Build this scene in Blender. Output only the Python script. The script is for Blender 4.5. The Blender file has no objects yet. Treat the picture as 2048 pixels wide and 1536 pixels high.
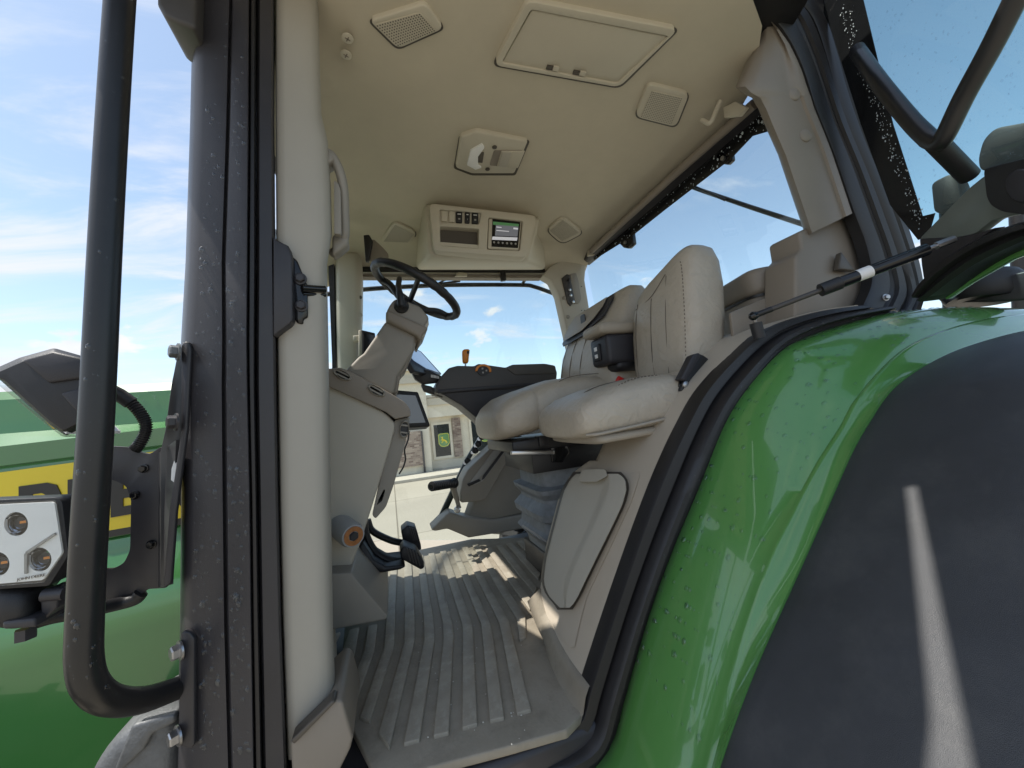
import bpy, bmesh, math, random
from mathutils import Vector, Matrix
random.seed(7)
sc = bpy.context.scene
rad = math.radians

# ------------------------------------------------------------------ camera
F, CX, CY, CAMZ = 765.0, 1024.0, 768.0, 2.30
_d = Vector((780-CX, -(862-CY), -F)).normalized()
_h = Vector((1, 0.109, 0)).normalized()
_z = _h.cross(_d).normalized()
if _z.y < 0: _z = -_z
_x = _d.cross(_z)
RM = Matrix((_x, _d, _z))                      # camera space -> world
CAM = Vector((0, 0, CAMZ))
cd = bpy.data.cameras.new('camera'); cam = bpy.data.objects.new('camera', cd)
sc.collection.objects.link(cam)
cd.sensor_fit = 'HORIZONTAL'; cd.sensor_width = 36; cd.lens = 36*F/2048
cd.clip_start = 0.02; cd.clip_end = 3000
m4 = RM.to_4x4(); m4.translation = CAM; cam.matrix_world = m4
sc.camera = cam

# ------------------------------------------------------------------ world, sun, exposure
SUN = Vector((-0.42, 0.04, 0.907)).normalized()          # direction towards the sun
w = bpy.data.worlds.new('World'); sc.world = w; w.use_nodes = True
nt = w.node_tree; nt.nodes.clear()
def N(nt, t, **k):
    n = nt.nodes.new(t)
    for a, b in k.items(): setattr(n, a, b)
    return n
def build_sky():
    L = nt.links.new
    out = N(nt, 'ShaderNodeOutputWorld'); bg = N(nt, 'ShaderNodeBackground')
    sky = N(nt, 'ShaderNodeTexSky', sky_type='NISHITA', sun_disc=False)
    sky.sun_elevation = math.asin(SUN.z); sky.sun_rotation = math.atan2(SUN.x, SUN.y)
    sky.air_density = 1.0; sky.dust_density = 0.9; sky.ozone_density = 1.2; sky.altitude = 200
    tc = N(nt, 'ShaderNodeTexCoord'); sep = N(nt, 'ShaderNodeSeparateXYZ'); L(tc.outputs['Generated'], sep.inputs[0])
    def mth(op, a, b=None, c=None, clamp=False):
        n = N(nt, 'ShaderNodeMath', operation=op, use_clamp=clamp)
        for i, v in enumerate((a, b, c)):
            if v is None: continue
            if isinstance(v, (int, float)): n.inputs[i].default_value = v
            else: L(v, n.inputs[i])
        return n.outputs[0]
    zc = mth('MAXIMUM', sep.outputs[2], 0.0)
    den = mth('ADD', zc, 0.16)
    u = mth('DIVIDE', sep.outputs[0], den); v = mth('DIVIDE', sep.outputs[1], den)
    cmb = N(nt, 'ShaderNodeCombineXYZ'); L(u, cmb.inputs[0]); L(v, cmb.inputs[1])
    # streaky high cloud
    mp = N(nt, 'ShaderNodeMapping'); mp.inputs['Rotation'].default_value = (0, 0, rad(24)); mp.inputs['Scale'].default_value = (0.62, 1.5, 1)
    mp.inputs['Location'].default_value = (0.3, 1.1, 0)
    L(cmb.outputs[0], mp.inputs[0])
    n1 = N(nt, 'ShaderNodeTexNoise'); n1.inputs['Scale'].default_value = 2.1; n1.inputs['Detail'].default_value = 9; n1.inputs['Roughness'].default_value = 0.62; n1.inputs['Distortion'].default_value = 0.55
    L(mp.outputs[0], n1.inputs['Vector'])
    # cirrus is thick towards the sun (front of the tractor), thin away from it
    side = mth('MULTIPLY_ADD', sep.outputs[0], -0.13, 0.0)
    c1 = mth('ADD', n1.outputs[0], side)
    r1 = N(nt, 'ShaderNodeMapRange'); r1.inputs['From Min'].default_value = 0.47; r1.inputs['From Max'].default_value = 0.74; r1.inputs['To Max'].default_value = 0.95
    r1.interpolation_type = 'SMOOTHSTEP'
    L(c1, r1.inputs['Value'])
    # cumulus low over the horizon
    mp2 = N(nt, 'ShaderNodeMapping'); mp2.inputs['Scale'].default_value = (1, 1, 1.9); mp2.inputs['Location'].default_value = (3.55, 0.9, 0.2)
    L(tc.outputs['Generated'], mp2.inputs[0])
    n2 = N(nt, 'ShaderNodeTexNoise'); n2.inputs['Scale'].default_value = 6.5; n2.inputs['Detail'].default_value = 8; n2.inputs['Roughness'].default_value = 0.55
    L(mp2.outputs[0], n2.inputs['Vector'])
    lo = N(nt, 'ShaderNodeMapRange'); lo.inputs['From Min'].default_value = 0.02; lo.inputs['From Max'].default_value = 0.40; lo.inputs['To Min'].default_value = 0.10; lo.inputs['To Max'].default_value = -0.16
    L(sep.outputs[2], lo.inputs['Value'])
    c2 = mth('ADD', n2.outputs[0], lo.outputs[0])
    r2 = N(nt, 'ShaderNodeMapRange'); r2.inputs['From Min'].default_value = 0.555; r2.inputs['From Max'].default_value = 0.63; r2.inputs['To Max'].default_value = 0.95
    r2.interpolation_type = 'SMOOTHSTEP'
    L(c2, r2.inputs['Value'])
    n3 = N(nt, 'ShaderNodeTexNoise'); n3.inputs['Scale'].default_value = 14; n3.inputs['Detail'].default_value = 5
    L(mp2.outputs[0], n3.inputs['Vector'])
    ramp = N(nt, 'ShaderNodeMix', data_type='RGBA')
    L(n3.outputs[0], ramp.inputs[0]); ramp.inputs[6].default_value = (3.5, 3.7, 4.1, 1); ramp.inputs[7].default_value = (4.9, 4.9, 4.85, 1)
    hs = N(nt, 'ShaderNodeHueSaturation'); hs.inputs['Hue'].default_value = 0.492; hs.inputs['Saturation'].default_value = 0.86; hs.inputs['Value'].default_value = 1.0
    L(sky.outputs[0], hs.inputs['Color'])
    mA = N(nt, 'ShaderNodeMix', data_type='RGBA'); L(r1.outputs[0], mA.inputs[0]); L(hs.outputs[0], mA.inputs[6]); mA.inputs[7].default_value = (4.1, 4.25, 4.6, 1)
    mB = N(nt, 'ShaderNodeMix', data_type='RGBA'); L(r2.outputs[0], mB.inputs[0]); L(mA.outputs[2], mB.inputs[6]); L(ramp.outputs[2], mB.inputs[7])
    L(mB.outputs[2], bg.inputs['Color']); bg.inputs['Strength'].default_value = 0.125
    L(bg.outputs[0], out.inputs[0])
build_sky()
sl = bpy.data.lights.new('sun', 'SUN'); sl.energy = 3.6; sl.angle = rad(0.53); sl.color = (1.0, 0.95, 0.87)
so = bpy.data.objects.new('sun', sl); sc.collection.objects.link(so)
so.rotation_euler = SUN.to_track_quat('Z', 'Y').to_euler(); so.location = (-5, 0, 12)
vs = sc.view_settings
vs.view_transform = 'Standard'; vs.look = 'None'; vs.gamma = 1; vs.use_curve_mapping = False; vs.exposure = 0.85
cy = sc.cycles; cy.max_bounces = 14; cy.diffuse_bounces = 7; cy.glossy_bounces = 6; cy.transparent_max_bounces = 24; cy.transmission_bounces = 8
cy.sample_clamp_indirect = 6

# ------------------------------------------------------------------ pixel -> world
def ray(px, py): return RM @ Vector((px-CX, -(py-CY), -F))
def P(px, py, Y=None, X=None, Z=None, pl=None):
    v = ray(px, py)
    if Y is not None: t = Y/v.y
    elif X is not None: t = X/v.x
    elif Z is not None: t = (Z-CAMZ)/v.z
    else:
        n, d = pl; n = Vector(n); t = (d-n.dot(CAM))/n.dot(v)
    return CAM+v*t
DOOR = ((0.12, 1, 0), 1.0)                       # left side plane of the cab, flaring to the rear
def door(px, py, off=0.0): return P(px, py, pl=(DOOR[0], DOOR[1]+off))

# ------------------------------------------------------------------ materials
MATS = {}
def mat(name, col, rough=0.5, metal=0.0, coat=0.0, var=0.06, vscale=6.0, bump=0.0, bscale=300.0, spec=0.5, emis=None, estr=1.0, blot=None, crease=0.0, var2=None):
    if name in MATS: return MATS[name]
    m = bpy.data.materials.new(name); m.use_nodes = True; t = m.node_tree; L = t.links.new
    b = t.nodes['Principled BSDF']
    b.inputs['Roughness'].default_value = rough; b.inputs['Metallic'].default_value = metal
    b.inputs['Coat Weight'].default_value = coat; b.inputs['Coat Roughness'].default_value = 0.04
    b.inputs['Specular IOR Level'].default_value = spec
    tc = N(t, 'ShaderNodeTexCoord')
    no = N(t, 'ShaderNodeTexNoise'); no.inputs['Scale'].default_value = vscale; no.inputs['Detail'].default_value = 6; no.inputs['Roughness'].default_value = 0.65
    L(tc.outputs['Object'], no.inputs['Vector'])
    mx = N(t, 'ShaderNodeMix', data_type='RGBA')
    mr = N(t, 'ShaderNodeMapRange'); mr.inputs['From Min'].default_value = 0.3; mr.inputs['From Max'].default_value = 0.7
    L(no.outputs[0], mr.inputs['Value']); L(mr.outputs[0], mx.inputs[0])
    c = Vector(col[:3])
    a2 = Vector(var2) if var2 else c*(1+var)
    mx.inputs[6].default_value = (*(c*(1-var)), 1); mx.inputs[7].default_value = (*a2, 1)
    col_out = mx.outputs[2]
    if blot:                                  # patches of dust or scuffing: (colour, scale, low, high, amount)
        nd = N(t, 'ShaderNodeTexNoise'); nd.inputs['Scale'].default_value = blot[1]; nd.inputs['Detail'].default_value = 9; nd.inputs['Roughness'].default_value = 0.72
        L(tc.outputs['Object'], nd.inputs['Vector'])
        md = N(t, 'ShaderNodeMapRange'); md.inputs['From Min'].default_value = blot[2]; md.inputs['From Max'].default_value = blot[3]; md.inputs['To Max'].default_value = blot[4]
        L(nd.outputs[0], md.inputs['Value'])
        m3 = N(t, 'ShaderNodeMix', data_type='RGBA'); L(md.outputs[0], m3.inputs[0]); L(col_out, m3.inputs[6]); m3.inputs[7].default_value = (*blot[0], 1); col_out = m3.outputs[2]
    L(col_out, b.inputs['Base Color'])
    rr = N(t, 'ShaderNodeMapRange'); rr.inputs['To Min'].default_value = max(0.02, rough*0.85); rr.inputs['To Max'].default_value = min(1, rough*1.15)
    L(no.outputs[0], rr.inputs['Value']); L(rr.outputs[0], b.inputs['Roughness'])
    if bump > 0:
        nb = N(t, 'ShaderNodeTexNoise'); nb.inputs['Scale'].default_value = bscale; nb.inputs['Detail'].default_value = 3
        L(tc.outputs['Object'], nb.inputs['Vector'])
        bp = N(t, 'ShaderNodeBump'); bp.inputs['Strength'].default_value = bump; bp.inputs['Distance'].default_value = 0.002
        L(nb.outputs[0], bp.inputs['Height']); L(bp.outputs[0], b.inputs['Normal'])
        if crease:
            nc = N(t, 'ShaderNodeTexNoise'); nc.inputs['Scale'].default_value = 22; nc.inputs['Detail'].default_value = 4; nc.inputs['Distortion'].default_value = 1.4
            L(tc.outputs['Object'], nc.inputs['Vector'])
            b2 = N(t, 'ShaderNodeBump'); b2.inputs['Strength'].default_value = crease; b2.inputs['Distance'].default_value = 0.012
            L(nc.outputs[0], b2.inputs['Height']); L(bp.outputs[0], b2.inputs['Normal']); L(b2.outputs[0], b.inputs['Normal'])
    if emis:
        b.inputs['Emission Color'].default_value = (*emis, 1); b.inputs['Emission Strength'].default_value = estr
    MATS[name] = m; return m
def glass_mat(name, tint=(1, 1, 1), refl=1.0, rough=0.0, ior=1.45):
    m = bpy.data.materials.new(name); m.use_nodes = True; t = m.node_tree; L = t.links.new; t.nodes.clear()
    o = N(t, 'ShaderNodeOutputMaterial'); tr = N(t, 'ShaderNodeBsdfTransparent'); gl = N(t, 'ShaderNodeBsdfGlossy'); mx = N(t, 'ShaderNodeMixShader')
    fr = N(t, 'ShaderNodeFresnel'); fr.inputs['IOR'].default_value = ior
    ge = N(t, 'ShaderNodeNewGeometry'); mi = N(t, 'ShaderNodeMix', data_type='FLOAT'); L(ge.outputs['Backfacing'], mi.inputs[0]); mi.inputs[2].default_value = ior; mi.inputs[3].default_value = 1/ior
    L(mi.outputs[0], fr.inputs['IOR'])
    tr.inputs[0].default_value = (*tint, 1); gl.inputs['Roughness'].default_value = rough
    mu = N(t, 'ShaderNodeMath', operation='MULTIPLY', use_clamp=True); L(fr.outputs[0], mu.inputs[0]); mu.inputs[1].default_value = refl
    L(mu.outputs[0], mx.inputs[0]); L(tr.outputs[0], mx.inputs[1]); L(gl.outputs[0], mx.inputs[2]); L(mx.outputs[0], o.inputs[0])
    MATS[name] = m; return m
BEIGE = mat('beige_trim', (0.46, 0.425, 0.355), 0.55, var=0.03, bump=0.12, bscale=900)
BEIGE2 = mat('warm_beige_panel', (0.47, 0.41, 0.33), 0.55, var=0.03, bump=0.15, bscale=900)
TAUPE = mat('taupe_trim', (0.245, 0.21, 0.17), 0.5, var=0.05, bump=0.15, bscale=900)
TAUPED = mat('dark_taupe', (0.085, 0.072, 0.058), 0.45, var=0.05, bump=0.12, bscale=900)
COLUMN = mat('column_grey_beige', (0.265, 0.242, 0.205), 0.5, var=0.03, bump=0.15, bscale=900)
HEAD = mat('headliner_fabric', (0.56, 0.505, 0.395), 0.9, var=0.04, bump=0.35, bscale=700)
HEADP = mat('headliner_plastic', (0.55, 0.505, 0.405), 0.5, var=0.03, bump=0.1, bscale=900)
LEATHER = mat('seat_leather', (0.435, 0.383, 0.31), 0.40, var=0.06, vscale=9, bump=0.22, bscale=420, crease=.45, blot=((.30, .258, .205), 7, .52, .8, .35))
LEATHER2 = mat('seat_leather_panel', (0.35, 0.308, 0.248), 0.5, var=0.05, bump=0.35, bscale=700)
MATM = mat('floor_mat_rubber', (0.28, 0.243, 0.188), 0.62, var=0.08, vscale=5, bump=0.5, bscale=120, var2=(0.34, 0.30, 0.238), blot=((.15, .13, .10), 9, .50, .72, .55))
RIB = mat('mat_rib_rubber', (0.30, 0.262, 0.205), 0.55, var=0.1, vscale=7, bump=0.8, bscale=70, var2=(0.40, 0.358, 0.288), blot=((.50, .46, .385), 16, .52, .70, .6))
BLACKM = mat('black_painted_metal', (0.034, 0.032, 0.036), 0.42, var=0.15, vscale=6, bump=0.12, bscale=500, blot=((.06, .055, .05), 9, .55, .85, .4))
TUBE = mat('black_tube_paint', (0.014, 0.014, 0.015), 0.33, var=0.15, vscale=20, bump=0.06, bscale=200)
RUBBER = mat('black_rubber', (0.016, 0.015, 0.016), 0.42, var=0.1, bump=0.15, bscale=400)
BLACKP = mat('black_plastic', (0.014, 0.0135, 0.015), 0.45, var=0.1, bump=0.3, bscale=800)
GLOSSB = mat('gloss_black', (0.008, 0.008, 0.009), 0.12, var=0.05)
CHAR = mat('charcoal_plastic', (0.058, 0.053, 0.05), 0.5, var=0.08, bump=0.25, bscale=800)
CHARD = mat('charcoal_dark', (0.026, 0.025, 0.03), 0.5, var=0.08, bump=0.25, bscale=800)
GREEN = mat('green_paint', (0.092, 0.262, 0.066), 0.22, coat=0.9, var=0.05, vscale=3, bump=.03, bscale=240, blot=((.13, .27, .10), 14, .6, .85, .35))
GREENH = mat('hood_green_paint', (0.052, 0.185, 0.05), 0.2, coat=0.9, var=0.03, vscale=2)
FENDER = mat('fender_black_plastic', (0.046, 0.048, 0.053), 0.40, spec=.5, var=0.2, vscale=4, bump=0.4, bscale=1100, blot=((.10, .10, .098), 6, .50, .80, .6))
YELLOW = mat('yellow_decal', (0.80, 0.62, 0.035), 0.3, var=0.02)
DECALB = mat('decal_black', (0.02, 0.02, 0.02), 0.35, var=0.05)
STEEL = mat('zinc_steel', (0.42, 0.42, 0.43), 0.35, metal=1.0, var=0.15, vscale=40)
SILVER = mat('satin_silver', (0.62, 0.62, 0.62), 0.3, metal=1.0, var=0.06)
CASTG = mat('grey_cast_metal', (0.14, 0.145, 0.15), 0.55, metal=0.5, var=0.25, vscale=22, bump=0.6, bscale=160)
COPPER = mat('copper', (0.5, 0.22, 0.10), 0.4, metal=0.8, var=0.2, vscale=50)
KNOBG = mat('grey_knob', (0.34, 0.35, 0.36), 0.45, var=0.05)
ORANGE = mat('orange_plastic', (0.72, 0.24, 0.025), 0.4, var=0.05)
RED = mat('red_button', (0.65, 0.02, 0.015), 0.35, var=0.03)
BELLOW = mat('bellows_fabric', (0.22, 0.235, 0.25), 0.6, var=0.25, vscale=20, bump=0.4, bscale=300)
TRAY = mat('tray_grey', (0.33, 0.32, 0.30), 0.4, var=0.05)
WHITE = mat('white_label', (0.78, 0.78, 0.78), 0.5, var=0.02)
REFLM = mat('lamp_reflector', (0.86, 0.87, 0.89), 0.10, metal=1.0, var=0.05, vscale=30)
LENSW = mat('lamp_white_bezel', (0.86, 0.86, 0.85), 0.3, var=0.05)
SCREEN = mat('screen_glass', (0.012, 0.014, 0.018), 0.08, var=0.02)
SCRLIT = mat('screen_display', (0.03, 0.03, 0.035), 0.15, var=0.05, emis=(0.20, 0.205, 0.22), estr=0.3)
SCRGRN = mat('screen_green_bar', (0.02, 0.06, 0.02), 0.2, emis=(0.08, 0.2, 0.08), estr=0.3)
SCRWHT = mat('screen_white_bar', (0.3, 0.3, 0.3), 0.2, emis=(0.5, 0.5, 0.52), estr=0.4)
SCRBLUE = mat('screen_blue_display', (0.03, 0.035, 0.045), 0.10, emis=(0.22, 0.32, 0.50), estr=0.35)
GLASS = glass_mat('window_glass', (0.95, 0.985, 0.98), 1.0)
GLASSD = glass_mat('door_glass', (0.80, 0.92, 0.92), 1.0)
LENS = glass_mat('clear_lens', (0.96, 0.97, 0.97), 1.3)
DROP = glass_mat('water_drop', (0.90, 0.93, 0.95), 2.2, ior=1.33)
FRIT = mat('glass_frit', (0.012, 0.013, 0.014), 0.2, var=0.05)
STONEW = mat('wall_stucco', (0.70, 0.63, 0.50), 0.9, var=0.06, vscale=3, bump=0.3, bscale=20)
STONED = mat('wall_band', (0.56, 0.50, 0.40), 0.9, var=0.06, vscale=3)
PAVE = mat('pavement_concrete', (0.42, 0.385, 0.32), 0.9, var=0.08, vscale=2, bump=0.3, bscale=30)
DARKWIN = mat('dark_window', (0.008, 0.013, 0.014), 0.35, var=0.4, vscale=2, spec=.25)

def brick_mat():
    m = bpy.data.materials.new('ledge_stone'); m.use_nodes = True; t = m.node_tree; L = t.links.new; b = t.nodes['Principled BSDF']
    tc = N(t, 'ShaderNodeTexCoord'); mp = N(t, 'ShaderNodeMapping'); mp.inputs['Rotation'].default_value = (rad(90), 0, 0); L(tc.outputs['Object'], mp.inputs[0])
    br = N(t, 'ShaderNodeTexBrick'); br.inputs['Scale'].default_value = 3.2; br.inputs['Brick Width'].default_value = 0.7; br.inputs['Row Height'].default_value = 0.26
    br.inputs['Color1'].default_value = (0.42, 0.33, 0.26, 1); br.inputs['Color2'].default_value = (0.16, 0.10, 0.08, 1); br.inputs['Mortar'].default_value = (0.30, 0.26, 0.21, 1)
    L(mp.outputs[0], br.inputs['Vector']); L(br.outputs[0], b.inputs['Base Color']); b.inputs['Roughness'].default_value = 0.9
    return m
LEDGE = brick_mat()
def ground_mat():
    m = bpy.data.materials.new('concrete_lot'); m.use_nodes = True; t = m.node_tree; L = t.links.new; b = t.nodes['Principled BSDF']
    tc = N(t, 'ShaderNodeTexCoord')
    n1 = N(t, 'ShaderNodeTexNoise'); n1.inputs['Scale'].default_value = 0.35; n1.inputs['Detail'].default_value = 8; L(tc.outputs['Object'], n1.inputs['Vector'])
    n2 = N(t, 'ShaderNodeTexNoise'); n2.inputs['Scale'].default_value = 30; n2.inputs['Detail'].default_value = 4; L(tc.outputs['Object'], n2.inputs['Vector'])
    mx = N(t, 'ShaderNodeMix', data_type='RGBA'); L(n1.outputs[0], mx.inputs[0]); mx.inputs[6].default_value = (0.34, 0.305, 0.24, 1); mx.inputs[7].default_value = (0.44, 0.395, 0.315, 1)
    m2 = N(t, 'ShaderNodeMix', data_type='RGBA', blend_type='MULTIPLY'); m2.inputs[0].default_value = 0.35; L(mx.outputs[2], m2.inputs[6]); L(n2.outputs[0], m2.inputs[7])
    br = N(t, 'ShaderNodeTexBrick'); br.offset = 0; br.inputs['Scale'].default_value = 1; br.inputs['Brick Width'].default_value = 4.5; br.inputs['Row Height'].default_value = 4.5; br.inputs['Mortar Size'].default_value = 0.018
    br.inputs['Color1'].default_value = (1, 1, 1, 1); br.inputs['Color2'].default_value = (.9, .9, .9, 1); br.inputs['Mortar'].default_value = (.45, .43, .4, 1); L(tc.outputs['Object'], br.inputs['Vector'])
    m4_ = N(t, 'ShaderNodeMix', data_type='RGBA', blend_type='MULTIPLY'); m4_.inputs[0].default_value = 1; L(m2.outputs[2], m4_.inputs[6]); L(br.outputs[0], m4_.inputs[7])
    L(m4_.outputs[2], b.inputs['Base Color']); b.inputs['Roughness'].default_value = 0.9
    return m

# ------------------------------------------------------------------ object helpers
COL = sc.collection; WLOC = {}
def empty(name, loc, label=None, cat=None, group=None, parent=None):
    o = bpy.data.objects.new(name, None); COL.objects.link(o); o.empty_display_size = 0.1
    loc = Vector(loc); WLOC[o.name] = loc
    if parent: o.parent = parent; o.location = loc-WLOC[parent.name]
    else: o.location = loc
    if label: o['label'] = label
    if cat: o['category'] = cat
    if group: o['group'] = group
    return o
def obj(name, verts, faces, m, parent=None, smooth=40, bevel=0, seg=2, sub=0, label=None, solid=0, kind=None, fixn=True, cat=None):
    verts = [Vector(v) for v in verts]
    lo = Vector([min(v[i] for v in verts) for i in range(3)]); hi = Vector([max(v[i] for v in verts) for i in range(3)])
    c = (lo+hi)/2
    me = bpy.data.meshes.new(name); me.from_pydata([v-c for v in verts], [], faces)
    if fixn:
        bm = bmesh.new(); bm.from_mesh(me); bmesh.ops.recalc_face_normals(bm, faces=bm.faces); bm.to_mesh(me); bm.free()
    me.materials.append(m)
    if smooth:
        me.shade_smooth(); me.set_sharp_from_angle(angle=rad(smooth))
    o = bpy.data.objects.new(name, me); COL.objects.link(o); WLOC[o.name] = c
    if parent: o.parent = parent; o.location = c-WLOC[parent.name]
    else: o.location = c
    if solid:
        s = o.modifiers.new('solid', 'SOLIDIFY'); s.thickness = solid; s.offset = -1
    if bevel:
        b = o.modifiers.new('bevel', 'BEVEL'); b.width = bevel; b.segments = seg; b.limit_method = 'ANGLE'; b.angle_limit = rad(30); b.harden_normals = False
        me.set_sharp_from_angle(angle=rad(180)) if smooth else None
    if sub:
        s = o.modifiers.new('sub', 'SUBSURF'); s.levels = sub; s.render_levels = sub; me.set_sharp_from_angle(angle=rad(180))
    if label: o['label'] = label
    if kind: o['kind'] = kind
    if cat: o['category'] = cat
    return o
def rounded(pts, r, n=5):
    """fillet the corners of a closed 2-D or 3-D polygon"""
    out = []; k = len(pts); pts = [Vector(p) for p in pts]
    rs = r if isinstance(r, (list, tuple)) else [r]*k
    for i in range(k):
        p, a, b = pts[i], pts[i-1], pts[(i+1) % k]
        rr = rs[i]
        if rr <= 0: out.append(p); continue
        da, db = (a-p), (b-p); la, lb = da.length, db.length
        t = min(rr, la*0.48, lb*0.48)
        s, e = p+da/la*t, p+db/lb*t
        for j in range(n+1):
            u = j/n; out.append(s*(1-u)**2+p*2*u*(1-u)+e*u*u)
    return out
def slab(name, pts, vec, m, parent=None, **k):
    pts = [Vector(p) for p in pts]; n = len(pts)
    vec = Vector(vec)
    v = pts+[p+vec for p in pts]
    f = [list(range(n)), list(range(2*n-1, n-1, -1))]+[[i, i+n, (i+1) % n+n, (i+1) % n] for i in range(n)]
    return obj(name, v, f, m, parent, **k)
def pslab(name, px, Y, th, m, parent=None, r=0, pl=None, **k):
    """outline in photograph pixels on the plane Y=const (or pl), given real thickness along +Y"""
    q = rounded([(a, b) for a, b in px], r) if r else [Vector(p) for p in px]
    pts = [P(p[0], p[1], Y=Y) if pl is None else P(p[0], p[1], pl=pl) for p in q]
    vec = (0, th, 0) if pl is None else Vector(pl[0]).normalized()*th
    return slab(name, pts, vec, m, parent, **k)
def holed(name, outer, holes, vec, m, parent=None, **k):
    """plate with holes; outer/holes are 3-D loops"""
    bm = bmesh.new(); vec = Vector(vec); edges = []
    for lp in [outer]+holes:
        vs_ = [bm.verts.new(p) for p in lp]
        for i in range(len(vs_)): edges.append(bm.edges.new((vs_[i], vs_[(i+1) % len(vs_)])))
    bmesh.ops.triangle_fill(bm, edges=edges, use_beauty=True)
    bm.verts.index_update()
    n = len(bm.verts)
    v = [x.co.copy() for x in bm.verts]; f = [[q.index for q in fc.verts] for fc in bm.faces]
    e = [(x.verts[0].index, x.verts[1].index) for x in edges]
    bm.free()
    vv = v+[p+vec for p in v]
    ff = f+[[i+n for i in reversed(fc)] for fc in f]+[[a, b, b+n, a+n] for a, b in e]
    return obj(name, vv, ff, m, parent, **k)
def box(name, c, s, m, parent=None, rz=0, ry=0, rx=0, **k):
    R = Matrix.Rotation(rz, 3, 'Z') @ Matrix.Rotation(ry, 3, 'Y') @ Matrix.Rotation(rx, 3, 'X')
    v = [Vector(c)+R @ Vector((x*s[0]/2, y*s[1]/2, z*s[2]/2)) for x in (-1, 1) for y in (-1, 1) for z in (-1, 1)]
    f = [[0, 1, 3, 2], [4, 6, 7, 5], [0, 4, 5, 1], [2, 3, 7, 6], [0, 2, 6, 4], [1, 5, 7, 3]]
    return obj(name, v, f, m, parent, **k)
def catmull(pts, n=8, closed=False):
    pts = [Vector(p) for p in pts]; out = []; k = len(pts)
    rng = range(k) if closed else range(k-1)
    for i in rng:
        p0 = pts[(i-1) % k] if closed or i > 0 else pts[0]*2-pts[1]
        p1, p2 = pts[i], pts[(i+1) % k]
        p3 = pts[(i+2) % k] if closed or i+2 < k else pts[-1]*2-pts[-2]
        for j in range(n):
            t = j/n
            out.append(0.5*((2*p1)+(p2-p0)*t+(2*p0-5*p1+4*p2-p3)*t*t+(3*p1-p0-3*p2+p3)*t**3))
    if not closed: out.append(pts[-1])
    return out
def resample(pts, n):
    L = [0]
    for a, b in zip(pts, pts[1:]): L.append(L[-1]+(b-a).length)
    out = []; j = 0
    for i in range(n):
        t = L[-1]*i/(n-1)
        while j < len(L)-2 and L[j+1] < t: j += 1
        u = (t-L[j])/max(1e-9, L[j+1]-L[j]); out.append(pts[j].lerp(pts[j+1], min(1, u)))
    return out
def frames(path, closed=False):
    k = len(path); T = []
    for i in range(k):
        a = path[i-1] if (i > 0 or closed) else path[0]; b = path[(i+1) % k] if (i < k-1 or closed) else path[-1]
        T.append((b-a).normalized())
    up = Vector((0, 0, 1)) if abs(T[0].z) < 0.9 else Vector((1, 0, 0))
    n = (up-T[0]*up.dot(T[0])).normalized(); fr = []
    for t in T:
        n = (n-t*n.dot(t)).normalized(); fr.append((t, n, t.cross(n)))
    return fr
def tube(name, path, r, m, parent=None, n=14, closed=False, spl=0, flat=1.0, **k):
    path = [Vector(p) for p in path]
    if spl: path = catmull(path, spl, closed)
    fr = frames(path, closed); v = []; f = []; K = len(path)
    for i, (p, (t, a, b)) in enumerate(zip(path, fr)):
        rr = r[i*(len(r)-1)//max(1, K-1)] if isinstance(r, (list, tuple)) else r
        for j in range(n):
            an = 2*math.pi*j/n; v.append(p+a*math.cos(an)*rr+b*math.sin(an)*rr*flat)
    for i in range(K if closed else K-1):
        i2 = (i+1) % K
        for j in range(n): f.append([i*n+j, i*n+(j+1) % n, i2*n+(j+1) % n, i2*n+j])
    if not closed: f += [list(range(n)), list(range((K-1)*n, K*n))]
    k.setdefault('smooth', 50)
    return obj(name, v, f, m, parent, **k)
def loft(name, rings, m, parent=None, caps=True, closed=True, **k):
    assert len(set(map(len, rings))) == 1, name
    n = len(rings[0]); v = [p for r in rings for p in r]; f = []
    for i in range(len(rings)-1):
        for j in range(n if closed else n-1): f.append([i*n+j, i*n+(j+1) % n, (i+1)*n+(j+1) % n, (i+1)*n+j])
    if caps and closed: f += [list(range(n)), list(range((len(rings)-1)*n, len(rings)*n))]
    return obj(name, v, f, m, parent, **k)
def grid(name, rows, m, parent=None, **k): return loft(name, rows, m, parent, caps=False, closed=False, **k)
def lathe(name, c, axis, prof, m, parent=None, n=24, **k):
    ax = Vector(axis).normalized(); up = Vector((0, 0, 1)) if abs(ax.z) < 0.9 else Vector((1, 0, 0))
    a = (up-ax*up.dot(ax)).normalized(); b = ax.cross(a); c = Vector(c); rings = []
    for r, h in prof: rings.append([c+ax*h+(a*math.cos(2*math.pi*j/n)+b*math.sin(2*math.pi*j/n))*max(r, 1e-4) for j in range(n)])
    return loft(name, rings, m, parent, **k)
def rod(name, a, b, r, m, parent=None, n=12, **k):
    a, b = Vector(a), Vector(b)
    return lathe(name, a, b-a, [(r, 0), (r, (b-a).length)], m, parent, n=n, **k)
def hexbolt(c, axis, r, m, parent, name='bolt'):
    ax = Vector(axis).normalized()
    w_ = lathe(name, c, ax, [(r*1.35, 0), (r*1.35, r*0.25), (r*1.05, r*0.3)], m, parent, n=16)
    v = lathe('bolt_head', Vector(c)+ax*r*0.3, ax, [(r, 0), (r, r*0.75), (r*0.8, r*0.9)], m, w_, n=6, smooth=0)
    return w_
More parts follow.
